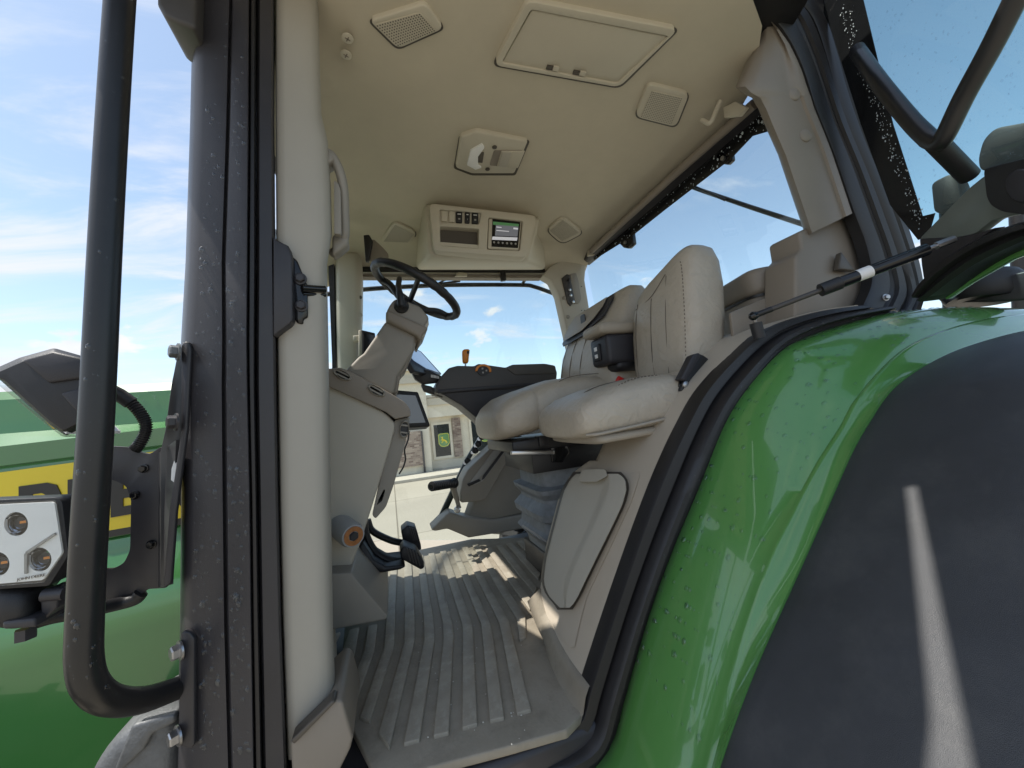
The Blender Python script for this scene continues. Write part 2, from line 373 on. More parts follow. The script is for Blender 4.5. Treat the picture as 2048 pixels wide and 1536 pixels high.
def drops(name, spots, parent, rmin=0.0012, rmax=0.004, h=0.5, m=None):
    """spots: list of (point, normal); low water beads lying on the surface, one object"""
    v = []; f = []
    for p, nn in spots:
        nn = nn.normalized(); up = Vector((0, 0, 1)) if abs(nn.z) < 0.9 else Vector((1, 0, 0))
        a = (up-nn*up.dot(nn)).normalized(); b = nn.cross(a)
        r = rmin+(rmax-rmin)*random.random()**3; e = random.uniform(1.0, 1.6); k = len(v)
        for rr, hh in ((1.0, -0.05), (0.8, 0.55), (0.4, 0.9)):
            for j in range(7):
                an = j*2*math.pi/7; v.append(p+(a*math.cos(an)*e+b*math.sin(an))*r*rr+nn*r*h*hh)
        v.append(p+nn*r*h)
        for q in range(2):
            for j in range(7): f.append([k+q*7+j, k+q*7+(j+1) % 7, k+q*7+7+(j+1) % 7, k+q*7+7+j])
        for j in range(7): f.append([k+14+j, k+14+(j+1) % 7, k+21])
    o = obj(name, v, f, m or DROP, parent, smooth=60, fixn=False)
    o['kind'] = 'stuff'; return o
def on_quad(a, b, c, d, n, toward=CAM):
    out = []
    for _ in range(n):
        u, t = random.random(), random.random()
        p = (a*(1-u)+b*u)*(1-t)+(d*(1-u)+c*u)*t
        nn = (b-a).cross(d-a).normalized()
        if nn.dot(toward-p) < 0: nn = -nn
        out.append((p, nn))
    return out
def superring(c, a, b, ra, rb, e=3.0, n=24):
    out = []
    for j in range(n):
        t = 2*math.pi*j/n; ct, st = math.cos(t), math.sin(t)
        out.append(c+a*(ra*math.copysign(abs(ct)**(2/e), ct))+b*(rb*math.copysign(abs(st)**(2/e), st)))
    return out
V = Vector

# ------------------------------------------------------------------ the setting
def setting():
    g = obj('ground', [(-600, -600, 0), (600, -600, 0), (600, 600, 0), (-600, 600, 0)], [[0, 1, 2, 3]], ground_mat(), smooth=0, fixn=False); g['kind'] = 'structure'
    s = slab('sidewalk', [(-12, 17.6, 0.004), (40, 17.6, 0.004), (40, 20.2, 0.004), (-12, 20.2, 0.004)], (0, 0, 0.13), PAVE, smooth=0, bevel=0.02); s['kind'] = 'structure'
    b = empty('store_building', (5, 21, 0.135), 'beige stucco store with stone pilasters and dark glass doors seen through the side window', 'building')
    YF = 20.0
    def bx(name, x0, x1, y0, y1, z0, z1, m, par=b, **k): return box(name, ((x0+x1)/2, (y0+y1)/2, (z0+z1)/2), (x1-x0, y1-y0, z1-z0), m, par, smooth=0, **k)
    X = lambda px, py: P(px, py, Y=YF).x
    Zp = lambda px, py: P(px, py, Y=YF).z
    # projecting left bay (taller) and the main front
    xt = X(853, 830)
    bx('corner_bay_wall', -11, xt, 19.4, 27, 0.135, Zp(806, 747), STONEW, label='taller corner bay of the store front')
    bx('cornice', -11.15, xt+0.12, 19.25, 27.1, Zp(806, 771), Zp(806, 758), STONED)
    bx('parapet_cap', -11.2, xt+0.1, 19.2, 27.1, Zp(806, 747), Zp(806, 747)+0.14, STONEW)
    zt = Zp(860, 797)
    bx('main_wall', xt, 34, YF, 27, 0.135, zt-0.05, STONEW, label='plain stucco front wall')
    bx('fascia', xt, 34.2, YF-0.35, YF, Zp(860, 836), zt, STONEW)
    bx('fascia_band', xt, 34.3, YF-0.45, YF-0.355, Zp(860, 812), zt-0.02, STONED)
    bx('roof_cap', xt, 34.3, YF-0.5, 27.2, zt+0.004, zt+0.14, STONED)
    bx('plinth', xt, 34, YF-0.06, YF-0.003, 0.139, Zp(880, 921), STONED)
    bx('downspout', X(842, 900), X(842, 900)+.09, 19.24, 19.39, .139, Zp(840, 862), BLACKM)
    for i, x0 in enumerate((-9.5, -6.5, X(818, 900)-1.2)):
        bx('stone_pilaster', x0, x0+1.9 if i < 2 else X(842, 900), 19.27, 19.396, 0.5, Zp(830, 862), LEDGE)
    for k in range(5):
        x0 = X(906, 870)+k*4.9
        bx('stone_pilaster', x0, x0+0.42, YF-0.14, YF-0.004, Zp(910, 914), Zp(908, 836), LEDGE)
    for k in range(5):
        x0, x1 = X(869, 880), X(900, 880)
        if k: x0 += k*2.45-0.5; x1 = x0+1.25
        z0, z1 = Zp(887, 912), Zp(882, 849)
        fr = holed('window', [V((x0-.12, YF-.07, z0-.12)), V((x1+.12, YF-.07, z0-.12)), V((x1+.12, YF-.07, z1+.12)), V((x0-.12, YF-.07, z1+.12))],
                   [[V((x0, YF-.07, z0)), V((x1, YF-.07, z0)), V((x1, YF-.07, z1)), V((x0, YF-.07, z1))]], (0, .06, 0), STONEW, b, smooth=0)
        bx('pane', x0, x1, YF-.045, YF-.012, z0, z1, DARKWIN, fr)
        if k < 2:
            cx, cz, hw = (x0+x1)/2+0.08, (z0+z1)/2+0.0, 0.29
            def sh(s): return [(cx+s*hw*a, 0, cz+s*hw*c*1.22) for a, c in ((-1, .82), (-.72, 1), (.72, 1), (1, .82), (1, -.5), (.62, -.92), (0, -1.02), (-.62, -.92), (-1, -.5))]
            lay = lambda n, pts, y, m: slab(n, [V((p[0], y, p[2])) for p in pts], (0, .004, 0), m, fr, smooth=0)
            lay('emblem_shield', sh(1), YF-.052, GREEN)
            o_ = rounded([V((p[0], YF-.057, p[2])) for p in sh(.93)], .02, 2); i_ = rounded([V((p[0], YF-.057, p[2])) for p in sh(.87)], .02, 2)
            holed('emblem_border', o_, [i_], (0, .003, 0), YELLOW, fr, smooth=0)
            deer = [(-.62, .02), (-.5, .12), (-.38, .1), (-.36, .3), (-.5, .42), (-.44, .5), (-.3, .4), (-.22, .5), (-.16, .4), (-.2, .18), (.25, .0), (.42, -.1), (.62, -.45), (.55, -.5), (.34, -.22),
                    (.42, -.52), (.34, -.55), (.2, -.2), (-.12, -.1), (-.2, -.3), (-.5, -.38), (-.5, -.3), (-.3, -.2), (-.3, -.02)]
            lay('emblem_deer', [(cx+a*hw*.95, 0, cz+c*hw*1.2) for a, c in deer], YF-.059, YELLOW)
setting()

# ================================================================== TRACTOR
T = empty('tractor', (0.4, 1.75, 0), 'large green tractor with its left cab door open, beige interior in view', 'tractor')

def chassis():
    c = box('chassis', (0.0, 1.75, 1.0), (4.4, 0.7, 0.75), BLACKM, T, bevel=0.05, label='black chassis under the cab')
    box('cab_floor', (0.6, 1.75, 1.44), (1.9, 1.62, 0.16), BLACKM, c, bevel=0.02)
    def wheel(name, x, y, z, R, wd, rim, n=22):
        w_ = lathe(name, (x, y-wd/2, z), (0, 1, 0), [(R*.55, .02), (R*.82, 0), (R*.93, .05), (R*.955, .12*wd), (R*.955, .88*wd), (R*.93, wd-.05), (R*.82, wd), (R*.55, wd-.02)], RUBBER, T, n=48, label='big black lugged tyre')
        lathe('rim', (x, y-wd*.35, z), (0, 1, 0), [(R*.55, 0), (R*.55, wd*.7), (R*.4, wd*.55), (.14, wd*.5), (.14, wd*.2), (R*.4, wd*.15)], YELLOW, w_, n=36)
        v = []; f = []
        for k in range(n):
            for s in (-1, 1):
                a = 2*math.pi*(k+(0.5 if s > 0 else 0))/n; pts = []
                for u, da in ((0.02, 0), (0.96, 0.16)):
                    for q in (-.022, .022):
                        an = a+da+q*1.0/R*1.0
                        for rr in (.94, 1.0): pts.append(V((x+math.cos(an)*R*rr, y+s*u*wd/2, z+math.sin(an)*R*rr)))
                b0 = len(v); v += pts; f += [[b0+i for i in q] for q in ([0, 1, 3, 2], [4, 6, 7, 5], [0, 4, 5, 1], [2, 3, 7, 6], [0, 2, 6, 4], [1, 5, 7, 3])]
        o = obj('tread_lugs', v, f, RUBBER, w_, smooth=0); o['kind'] = 'stuff'
    wheel('rear_wheel', 1.80, 0.42, 1.06, 1.06, 0.55, 0.5); wheel('rear_wheel', 1.80, 3.08, 1.06, 1.06, 0.55, 0.5)
    wheel('front_wheel', -1.9, 0.75, 0.80, 0.80, 0.5, 0.4); wheel('front_wheel', -1.9, 2.75, 0.80, 0.80, 0.5, 0.4)
    rod('rear_axle', (1.8, 0.7, 1.06), (1.8, 2.8, 1.06), 0.14, BLACKM, T); rod('front_axle', (-1.9, 1.0, 0.8), (-1.9, 2.5, 0.8), 0.11, BLACKM, T)
chassis()

def roof():
    # outer roof, green, wide overhang; notch and front corner added to shape fender sunlight
    z0, z1 = 3.62, 3.84
    out = rounded([V((-0.74, 0.42, z0)), V((-0.2, 0.47, z0)), V((0.26, 0.60, z0)), V((0.33, 0.36, z0)), V((1.20, 0.40, z0)), V((1.42, 0.70, z0)), V((1.56, 1.0, z0)), V((1.56, 2.75, z0)), V((-0.44, 2.75, z0)), V((-0.44, 1.15, z0)), V((-0.74, 1.12, z0))], [.06, .03, .03, .05, .1, .08, .05, .2, .2, .03, .06], 6)
    inn = [V((0.56+(p.x-0.56)*0.9, 1.75+(p.y-1.75)*0.88, z1)) for p in out]
    mid = [V((0.56+(p.x-0.56)*1.0, 1.75+(p.y-1.75)*1.0, z0+0.12)) for p in out]
    rf = loft('roof', [out, mid, inn], GREEN, T, bevel=0.02, label='green cab roof')
    slab('sun_slit_plate', [V((-.74, .33, 3.66)), V((-.44, .345, 3.66)), V((.30, .585, 3.66)), V((.40, .46, 3.66)), V((.40, .02, 3.66)), V((-.74, .02, 3.66))], (0, 0, .03), BLACKP, rf, bevel=.006)  # unseen plate added to narrow the sun on the fender to a streak
    slab('roof_frame', [V((0.56+(p.x-0.56)*.985, 1.75+(p.y-1.75)*.985, 3.57)) for p in out], (0, 0, .049), BLACKP, rf)
roof()

def headliner():
    rows = []
    nx, ny = 30, 34
    xm = [(.70, 1.02), (.79, 1.25), (.90, 1.36), (1.05, 1.48), (1.2, 1.53), (3, 1.53)]
    def xmax(y):
        for (a0, b0), (a1, b1) in zip(xm, xm[1:]):
            if a0 <= y <= a1: return b0+(b1-b0)*(y-a0)/(a1-a0)
        return 1.0
    for j in range(ny+1):
        y = .70+(2.63-.70)*j/ny; r = []; X1 = xmax(y)
        for i in range(nx+1):
            x = -.34+(X1+.34)*i/nx; z = 3.5
            d = min(1, max(0, y-2.36)/0.27); z -= 0.15*d*d*(3-2*d)
            e = max(0, -0.02-x)/0.32; z -= 0.10*e*e
            q = max(0, x-1.3)/0.24; z -= 0.03*q*q
            fx = min(1, max(0, (.0-x)/.10)); fy = min(1, max(0, (1.3-y)/.15)); z += .06*fx*fx*(3-2*fx)*fy*fy*(3-2*fy)
            r.append(V((x, y, z)))
        rows.append(r)
    h = grid('headliner', rows, HEAD, T, smooth=180, fixn=False, label='beige fabric headliner')
    def flat(name, px, par, dz, th, m, r=0, **k):
        q = rounded([(a, b) for a, b in px], r) if r else [V(p) for p in px]
        return slab(name, [P(p[0], p[1], Z=3.5-dz) for p in q], (0, 0, th), m, par, **k)
    # roof hatch
    hf = [(1055, 2), (1356, 60), (1238, 175), (988, 131)]; hi = [(1062, 19), (1338, 73), (1235, 168), (1003, 126)]
    fz = 3.482
    o_ = [P(p.x, p.y, Z=fz) for p in rounded(hf, 16)]; i_ = [P(p.x, p.y, Z=fz) for p in rounded(hi, 7)]
    hatch = holed('roof_hatch', o_, [i_], (0, 0, 0.03), HEADP, T, bevel=0.004, label='rectangular beige hatch in the headliner')
    flat('hatch_gap', [(1053, -1), (1361, 58), (1240, 178), (983, 132)], hatch, 0.003, 0.004, TAUPED, 16)
    flat('hatch_panel', [(1064, 21), (1335, 74), (1234, 166), (1005, 125)], hatch, 0.012, 0.02, HEADP, 6, bevel=0.003)
    for a in ([(1095, 131), (1119, 135), (1116, 143), (1092, 139)], [(1148, 141), (1173, 145), (1170, 153), (1145, 149)]):
        l = flat('hatch_latch', a, hatch, 0.016, 0.012, TAUPED); c_ = [V(q) for q in a]
        flat('latch_tab', [c_[0].lerp(c_[1], .55), c_[1], c_[2], c_[3].lerp(c_[2], .55)], l, 0.020, 0.006, HEADP)
    # loudspeakers
    spk = [([(738, 42), (851, 7), (888, 58), (796, 99)], [(750, 50), (840, 26), (872, 62), (796, 93)], 'perforated speaker grille beside the two headliner screws'),
           ([(1296, 168), (1379, 188), (1352, 255), (1270, 234)], [(1303, 182), (1365, 196), (1343, 249), (1281, 234)], 'perforated speaker grille beside the rear window header'),
           ([(788, 443), (836, 466), (807, 504), (759, 485)], [(790, 450), (828, 468), (805, 498), (767, 483)], 'speaker grille left of the overhead console'),
           ([(1127, 433), (1168, 466), (1124, 489), (1092, 461)], [(1126, 440), (1159, 465), (1124, 482), (1100, 461)], 'speaker grille right of the overhead console')]
    for out, inn, lb in spk:
        c_ = sum((V(p) for p in out), V((0, 0)))/4
        s = flat('speaker', out, T, 0.014, 0.04, HEADP, 14, bevel=0.005, label=lb)
        flat('speaker_gap', [c_+(V(p)-c_)*1.05 for p in out], s, 0.003, 0.004, TAUPED, 14)
        q = [P(a, b, Z=3.5-0.0165) for a, b in inn]
        flat('speaker_mesh', inn, s, 0.0165, 0.004, HEADP, 4)
        v = []; f = []
        du = (q[1]-q[0]).length; dv = (q[3]-q[0]).length; nu, nv = int(du/0.0078), int(dv/0.0078)
        for i in range(nu):
            for j in range(nv):
                u, t = (i+.5)/nu, (j+.5)/nv
                c = (q[0]*(1-u)+q[1]*u)*(1-t)+(q[3]*(1-u)+q[2]*u)*t; c = c+V((0, 0, -0.0008)); b0 = len(v)
                for k in range(6): v.append(c+V((math.cos(k*math.pi/3), math.sin(k*math.pi/3), 0))*0.0022)
                f.append(list(range(b0, b0+6)))
        o = obj('speaker_holes', v, f, TAUPED, s, smooth=0, fixn=False); o['kind'] = 'stuff'
    for px, py in ((695, 76), (692, 109)):
        c = P(px, py, Z=3.499)
        s = lathe('screw', c, (0, 0, -1), [(0.017, 0), (0.017, 0.002), (0.014, 0.004)], HEADP, h, n=20)
        for a in (0.5, 2.07): box('screw_slot', c+V((0, 0, -0.0045)), (0.016, 0.003, 0.001), TAUPE, s, rz=a)
    # dome lamp
    d = flat('dome_lamp', [(921, 275), (953, 264), (1056, 284), (1029, 348), (944, 348), (911, 336)], T, 0.02, 0.05, HEADP, 5, bevel=0.008, label='interior dome lamp in the headliner')
    flat('lamp_gap', [(918, 273), (952, 261), (1060, 282), (1031, 351), (943, 351), (907, 337)], d, 0.003, 0.004, TAUPED, 5)
    flat('lamp_lens', [(964, 289), (969, 296), (956, 314), (956, 330), (963, 336), (951, 340), (934, 331), (941, 302)], d, 0.028, 0.012, LENSW, 1, bevel=0.003)
    flat('lamp_switch', [(957, 305), (968, 306), (965, 326), (954, 325)], d, 0.024, 0.006, TAUPED, 1)
    flat('lamp_cover', [(988, 301), (1046, 301), (1033, 336), (979, 331)], d, 0.022, 0.004, TAUPE, 4)
    flat('lamp_cover', [(1003, 303), (1050, 303), (1036, 337), (994, 333)], d, 0.026, 0.006, HEADP, 2, bevel=0.002)
    flat('cover_plate', [(1005, 304), (1023, 305), (1015, 335), (996, 333)], d, 0.031, 0.006, BEIGE, 1, bevel=0.002)
    for px, py in ((989, 294), (975, 338)): lathe('lamp_button', P(px, py, Z=3.479), (0, 0, -1), [(0.011, 0), (0.011, 0.003), (0.008, 0.005)], TAUPED, d, n=16)
    # coat hook by the rear pillar
    hk = tube('coat_hook', [P(1442, 200, X=1.36), P(1432, 222, X=1.355), P(1420, 246, X=1.34), P(1404, 240, X=1.335)], 0.009, HEADP, T, spl=5, label='beige coat hook at the rear edge of the headliner')
    slab('hook_plate', [P(a, b, X=1.40) for a, b in ((1445, 215), (1470, 202), (1492, 214), (1478, 232), (1448, 236))], (0.02, 0, 0), HEADP, hk, bevel=0.004)
headliner()

# ---- rear window, header, blind, wiper
def rear_window():
    XR = 1.54
    g = slab('rear_window', [V((XR+0.03, 0.98, 3.46)), V((XR-0.02, 2.50, 3.46)), V((XR+0.10, 2.55, 2.3)), V((XR+0.15, 0.90, 2.3))], (0.006, 0, 0), GLASS, T, smooth=0, label='wide rear window')
    hd = loft('rear_header', [[P(px, py, X=1.49)+V(o) for o in ((0, 0, 0.02), (0.0, 0, -0.015), (0.03, 0, -0.03), (0.08, 0, -0.03), (0.08, 0, 0.03))] for px, py in ((1560, 160), (1530, 190), (1352, 350), (1175, 509), (1160, 522))], BLACKM, T, label='black header rail above the rear window')
    bl = tube('roller_blind', [P(1508, 208, X=1.462), P(1340, 357, X=1.462), P(1183, 502, X=1.462)], 0.02, TAUPE, T, n=12, label='rolled up taupe blind along the rear window top')
    pslab('blind_catch', [(1276, 402), (1300, 398), (1309, 410), (1284, 418)], 1.9, .02, HEADP, bl, r=3, bevel=.003)
    pslab('blind_hook', [(1176, 500), (1192, 498), (1196, 508), (1176, 512)], 2.35, .02, HEADP, bl, r=3, bevel=.003)
    for cx, cy in ((1446, 315), (1250, 483)):
        q = [(-26, -12), (14, -40), (20, 6), (8, 18), (-4, 16), (-14, 6)]
        o_ = slab('glass_hinge', [P(cx+a*0.8, cy+b*0.8, X=1.53) for a, b in q], (0.03, 0, 0), GLOSSB, g, bevel=0.006)
        rod('hinge_pin', P(cx+2, cy+2, X=1.526), P(cx+2, cy+2, X=1.526)+V((-.012, 0, 0)), 0.010, STEEL, o_)
    # frit patches below the header
    tp = [(1540, 185), (1500, 222), (1440, 276), (1380, 330), (1320, 384), (1260, 438), (1185, 506)]
    bt = [(1540, 262), (1506, 272), (1462, 318), (1400, 366), (1330, 420), (1262, 474), (1188, 520)]
    grid('frit_band', [[P(*p, X=1.53), P(*q, X=1.53)] for p, q in zip(tp, bt)], FRIT, g, smooth=0, fixn=False)
    sp = []
    for _ in range(170):
        t = random.random(); k = int(t*5.99); u = t*5.99-k; p = V(tp[k]).lerp(V(tp[k+1]), u).lerp(V(bt[k]).lerp(V(bt[k+1]), u), random.uniform(.1, .93)); sp.append((P(p.x, p.y, X=1.528), V((-1, 0, 0))))
    drops('water_drops', sp, g, .0015, .005, .5, m=mat('bright_drop', (.55, .62, .65), .12, var=.3))
    wp = tube('wiper', [P(1362, 366, X=1.61), P(1400, 380, X=1.62), P(1500, 414, X=1.63), P(1592, 444, X=1.64), P(1660, 466, X=1.65)], 0.010, BLACKP, T, n=8, label='rear window wiper')
    rod('wiper_arm', P(1355, 358, X=1.60), P(1450, 400, X=1.60), 0.006, BLACKP, wp)
    # exterior load rail and lamp behind window are out of view
rear_window()

# ---- left rear pillar: beige upper cover, taupe lower cover, black frame, door seal
SEAL_IN = [(1133, 1461), (1165, 1432), (1177, 1385), (1230, 1220), (1284, 1064), (1329, 946), (1373, 850), (1420, 770), (1508, 678), (1558, 646), (1640, 622), (1716, 611)]
SEAL_OUT = [(1190, 1536), (1226, 1485), (1248, 1405), (1297, 1235), (1346, 1100), (1400, 971), (1449, 850), (1494, 778), (1560, 704), (1610, 676), (1690, 648), (1800, 624)]
def rear_pillar():
    YP = 0.86
    rw = [(40, 1531, 40, 1540), (60, 1522, 58, 1558), (90, 1508, 88, 1580), (125, 1492, 122, 1597), (155, 1479, 148, 1608), (174, 1471, 168, 1614), (186, 1484, 184, 1620), (196, 1504, 194, 1624), (219, 1517, 215, 1630), (265, 1536, 258, 1648), (310, 1556, 302, 1665), (390, 1583, 362, 1685), (472, 1611, 426, 1706)]
    rings = []
    for yl, l, yr, r in rw:
        q = lambda u, Y: P(l+(r-l)*u, yl+(yr-yl)*u, Y=Y)
        rings.append([q(0, .99), q(.0, .925), q(.05, .893), q(.14, .874), q(.32, .862), q(.70, .855), q(.80, .853), q(.86, .845), q(.97, .842), q(1, .852), q(1, .95)])
    up = loft('rear_pillar_cover', rings, TAUPE, T, smooth=60, label='taupe upper cover of the left rear pillar')
    for c in ((1587, 190), (1610, 272)):
        p = P(*c, Y=YP-0.004); o_ = lathe('cover_cap', p, (-0.25, -1, 0), [(0.022, -.01), (0.022, 0.004), (0.018, 0.007)], TAUPE, up, n=20)
    lowc = pslab('lower_pillar_cover', [(1600, 462), (1696, 416), (1726, 479), (1741, 560), (1730, 600), (1712, 622), (1592, 640), (1592, 512), (1606, 497)], YP+0.03, 0.12, TAUPE, T, bevel=0.012, seg=3, label='taupe lower cover of the left rear pillar')
    pslab('recess_fin', [(1683, 503), (1690, 512), (1711, 541), (1678, 538)], YP+0.004, 0.02, TAUPED, lowc, bevel=0.004)
    # storage box behind the seats
    foot = [V((1.43, 1.36, 0)), V((1.335, 1.05, 0)), V((1.60, 0.90, 0)), V((1.70, 1.36, 0))]
    def at(z, s=1.0):
        c = sum(foot, V())/4
        return [V((c.x+(p.x-c.x)*s, c.y+(p.y-c.y)*s, z)) for p in foot]
    sb = slab('storage_box', rounded(at(2.28), .06), (0, 0, 0.375), TAUPE, T, bevel=0.008, label='lidded taupe storage box behind the passenger seat')
    lid = slab('box_lid', rounded(at(2.66, 1.03), .06), (0, 0, 0.105), TAUPE, sb, bevel=0.03, seg=4)
    slab('lid_seal', rounded(at(2.652, 1.01), .06), (0, 0, 0.010), RUBBER, sb)
    pslab('box_door', [(1462, 625), (1530, 597), (1549, 596), (1554, 612), (1562, 648), (1470, 690)], 1.0, .012, TAUPE, sb, r=4, bevel=.003)
    # black frame bands up the pillar
    inn = [(1455, -30), (1500, 2), (1537, 30), (1574, 76), (1604, 137), (1630, 217), (1666, 308), (1706, 425), (1730, 490), (1742, 560), (1722, 616)]
    outp = [(1560, -30), (1590, -2), (1625, 40), (1650, 110), (1672, 190), (1700, 270), (1738, 360), (1775, 455), (1800, 530), (1815, 590), (1800, 626)]
    out2 = [(1640, -30), (1662, 0), (1684, 50), (1700, 110), (1722, 190), (1752, 280), (1787, 370), (1815, 455), (1838, 530), (1846, 590), (1840, 622)]
    ip = catmull([P(*p, Y=.845) for p in inn], 4); mp_ = catmull([P(*p, Y=.835) for p in outp], 4); op = catmull([P(*p, Y=.83) for p in out2], 4)
    rows = []
    prof = [(0, .03), (0, -.004), (.05, -.008), (.42, -.010), (.46, .0), (.52, .0), (.56, -.006), (.60, -.006), (.62, -.016), (.80, -.018), (.84, -.010), (.96, -.002), (1, .004), (1, .06)]
    for a, b in zip(ip, mp_): rows.append([a.lerp(b, u)+V((0, d, 0)) for u, d in prof])
    loft('rear_pillar_frame', rows, BLACKP, T, label='black steel frame of the left rear pillar')
    rows = []
    prof = [(-.02, .05), (0, -.004), (.08, -.012), (.30, -.014), (.38, -.004), (.46, -.002), (.54, -.012), (.86, -.010), (.94, -.002), (1.04, .004), (1.04, .06)]
    for a, b in zip(mp_, op): rows.append([a.lerp(b, u)+V((0, d, 0)) for u, d in prof])
    loft('pillar_door_seal', rows, RUBBER, T, label='ribbed rubber seal beside the open door')
    c = P(1771, 595, Y=.83); hexbolt(c, (-.3, -1, 0), .009, STEEL, T, 'pillar_bolt')
rear_pillar()

def door_seal():
    a = resample(catmull([door(*p) for p in [(700, 1582), (858, 1537), (1010, 1497)]+SEAL_IN], 6), 90)
    b = resample(catmull([door(*p, off=-0.015) for p in [(760, 1680), (900, 1640), (1060, 1595)]+SEAL_OUT], 6), 90)
    prof = [(-.03, .05), (0.0, .004), (.05, -.004), (.30, -.004), (.36, .012), (.42, .012), (.48, -.020), (.56, -.028), (.70, -.028), (.76, -.016), (.80, .004), (.97, .002), (1.05, .006), (1.10, .05), (.5, .08)]
    nrm = V((0.12, 1, 0)).normalized()
    rows = [[p.lerp(q, u)+nrm*d for u, d in prof] for p, q in zip(a, b)]
    s = loft('door_opening_seal', rows, RUBBER, T, label='black rubber door seal curving along the fender')
    sp = []
    for i in range(240):
        k = random.randrange(25, 86); u = random.choice([.6, .65, .68, .84, .88, .92, .2])+random.uniform(-.03, .03)
        off = -.028 if .55 < u < .7 else (.002 if u > .8 else -.004)
        p = a[k].lerp(a[k+1], random.random()).lerp(b[k], u)+nrm*(off-.0005); sp.append((p, -nrm))
    drops('water_drops', sp, s, .0012, .0032)
    # sill below the mat
    return a, b
SEALA, SEALB = door_seal()

def fender():
    OUT = [(1080, 1720), (1140, 1620)]+SEAL_OUT+[(1920, 606), (2060, 596), (2250, 590), (2700, 590)]
    a = [P(*p, pl=(DOOR[0], DOOR[1]-0.01)) for p in OUT[:-4]]
    CR = [(1318, 1950), (1350, 1800), (1380, 1680), (1416, 1536), (1480, 1297), (1538, 1127), (1579, 1042), (1641, 926), (1690, 850), (1704, 818), (1757, 751), (1811, 701), (1875, 669), (1960, 644), (2048, 631), (2160, 622), (2330, 615)]
    DK = [(1334, 1950), (1366, 1800), (1398, 1680), (1436, 1536), (1507, 1341), (1597, 1140), (1641, 1042), (1704, 900), (1740, 838), (1780, 780), (1843, 732), (1922, 694), (2048, 660), (2160, 650), (2330, 645)]
    cr = [P(*p, Y=.68) for p in CR]; dk = [P(*p, Y=.635) for p in DK]
    # continue the inner edge over the top, past the pillar
    top = max(p.z for p in cr)
    a += [V((2.1, .78, 2.50)), V((2.35, .78, 2.44))]
    n = 70
    A = resample(catmull(a, 6), n); C = resample(catmull(cr, 6), n); D = resample(catmull(dk, 6), n)
    # pair the three edges by angle about the axle so that the skin runs straight across
    ax = V((1.9, 0, 1.06))
    def ang(p): return math.atan2(p.z-ax.z, -(p.x-ax.x))
    def byang(pts, t):
        for p, q in zip(pts, pts[1:]):
            if (ang(p)-t)*(ang(q)-t) <= 0 and p != q:
                u = (t-ang(p))/(ang(q)-ang(p)+1e-9); return p.lerp(q, u)
        return pts[0] if t < ang(pts[0]) else pts[-1]
    t0 = max(ang(A[0]), ang(C[0]), ang(D[0])); t1 = min(ang(A[-1]), ang(C[-1]), ang(D[-1]))
    ts = [t0+(t1-t0)*i/(n-1) for i in range(n)]
    rows = []; dark = []
    for t in ts:
        p, q, d = byang(A, t), byang(C, t), byang(D, t)
        o = V((-math.cos(t), 0, math.sin(t)))
        r = [p-o*.04, p, p.lerp(q, .06)+o*.006]
        for k in range(1, 8): u = .06+k*.115; r.append(p.lerp(q, u)+o*(.006+.016*math.sin(math.pi*u)))
        r += [q+o*.004-V((0, -.006, 0)), q+o*.006-V((0, .001, 0)), q+o*.001-V((0, .008, 0)), q.lerp(d, .35)-o*.006, d+o*.001, d-o*.03]
        rows.append(r)
        e = []
        
        for yy, oo in ((d.y+.004, -.03), (d.y+.002, -.004), (d.y-.008, .0), (.60, .002), (.56, .004), (.50, .007), (.44, .009), (.38, .009), (.32, .007), (.28, .003), (.26, -.002), (.25, -.006), (.20, -.012), (.15, -.02), (.10, -.035), (.06, -.07), (.05, -.12)):
            e.append(V((d.x, yy, d.z))+o*(oo-.002))
        dark.append(e)
    fd = grid('rear_fender', rows, GREEN, T, smooth=60, solid=0, fixn=False, label='glossy green rear fender beside the door opening')
    ex = grid('fender_extension', dark, FENDER, T, smooth=60, fixn=False, label='matte black plastic fender extension over the rear tyre')
    sp = []
    for i in range(820):
        k = random.randrange(8, n-12); u = random.choice((random.random()**2, random.random()))
        p = byang(A, ts[k]); q = byang(C, ts[k]); t = ts[k]; o = V((-math.cos(t), 0, math.sin(t)))
        sp.append((p.lerp(q, .05+.9*u)+o*(.0055+.016*math.sin(math.pi*(.05+.9*u))), o))
    drops('water_drops', sp, fd, .0012, .0075, .55)
    # beige wheelhouse cover inside the cab: the same arch carried inwards
    I = resample(catmull([door(*p, off=.01) for p in SEAL_IN[2:]], 6), 50)
    rows = []
    for i, p in enumerate(I):
        u = i/49; r = []
        tn = (I[min(49, i+1)]-I[max(0, i-1)]).normalized(); o = V((-tn.z, 0, tn.x))
        if o.x > 0: o = -o
        yi = 1.34
        r = [p-o*.03, p+o*.002, V((p.x, p.y+.03, p.z))+o*.004, V((p.x, (p.y+yi)/2, p.z))+o*.006, V((p.x, yi-.06, p.z))+o*.004, V((p.x, yi-.02, p.z))-o*.006, V((p.x, yi, p.z))-o*.03, V((p.x+.0, yi, p.z))-o*.16]
        rows.append(r)
    wh = grid('wheelhouse_cover', rows, BEIGE2, T, smooth=60, fixn=False, label='beige moulded cover over the wheel arch below the passenger seat')
    # lid on the cover (outline on the arch: follow the surface X(z))
    prof = [(p.z, p.x, p.y) for p in I]
    def xs(z):
        for (z0, x0, _), (z1, x1, _) in zip(prof, prof[1:]):
            if (z0-z)*(z1-z) <= 0: return x0+(x1-x0)*(z-z0)/(z1-z0+1e-9)
        return prof[0][1] if z < prof[0][0] else prof[-1][1]
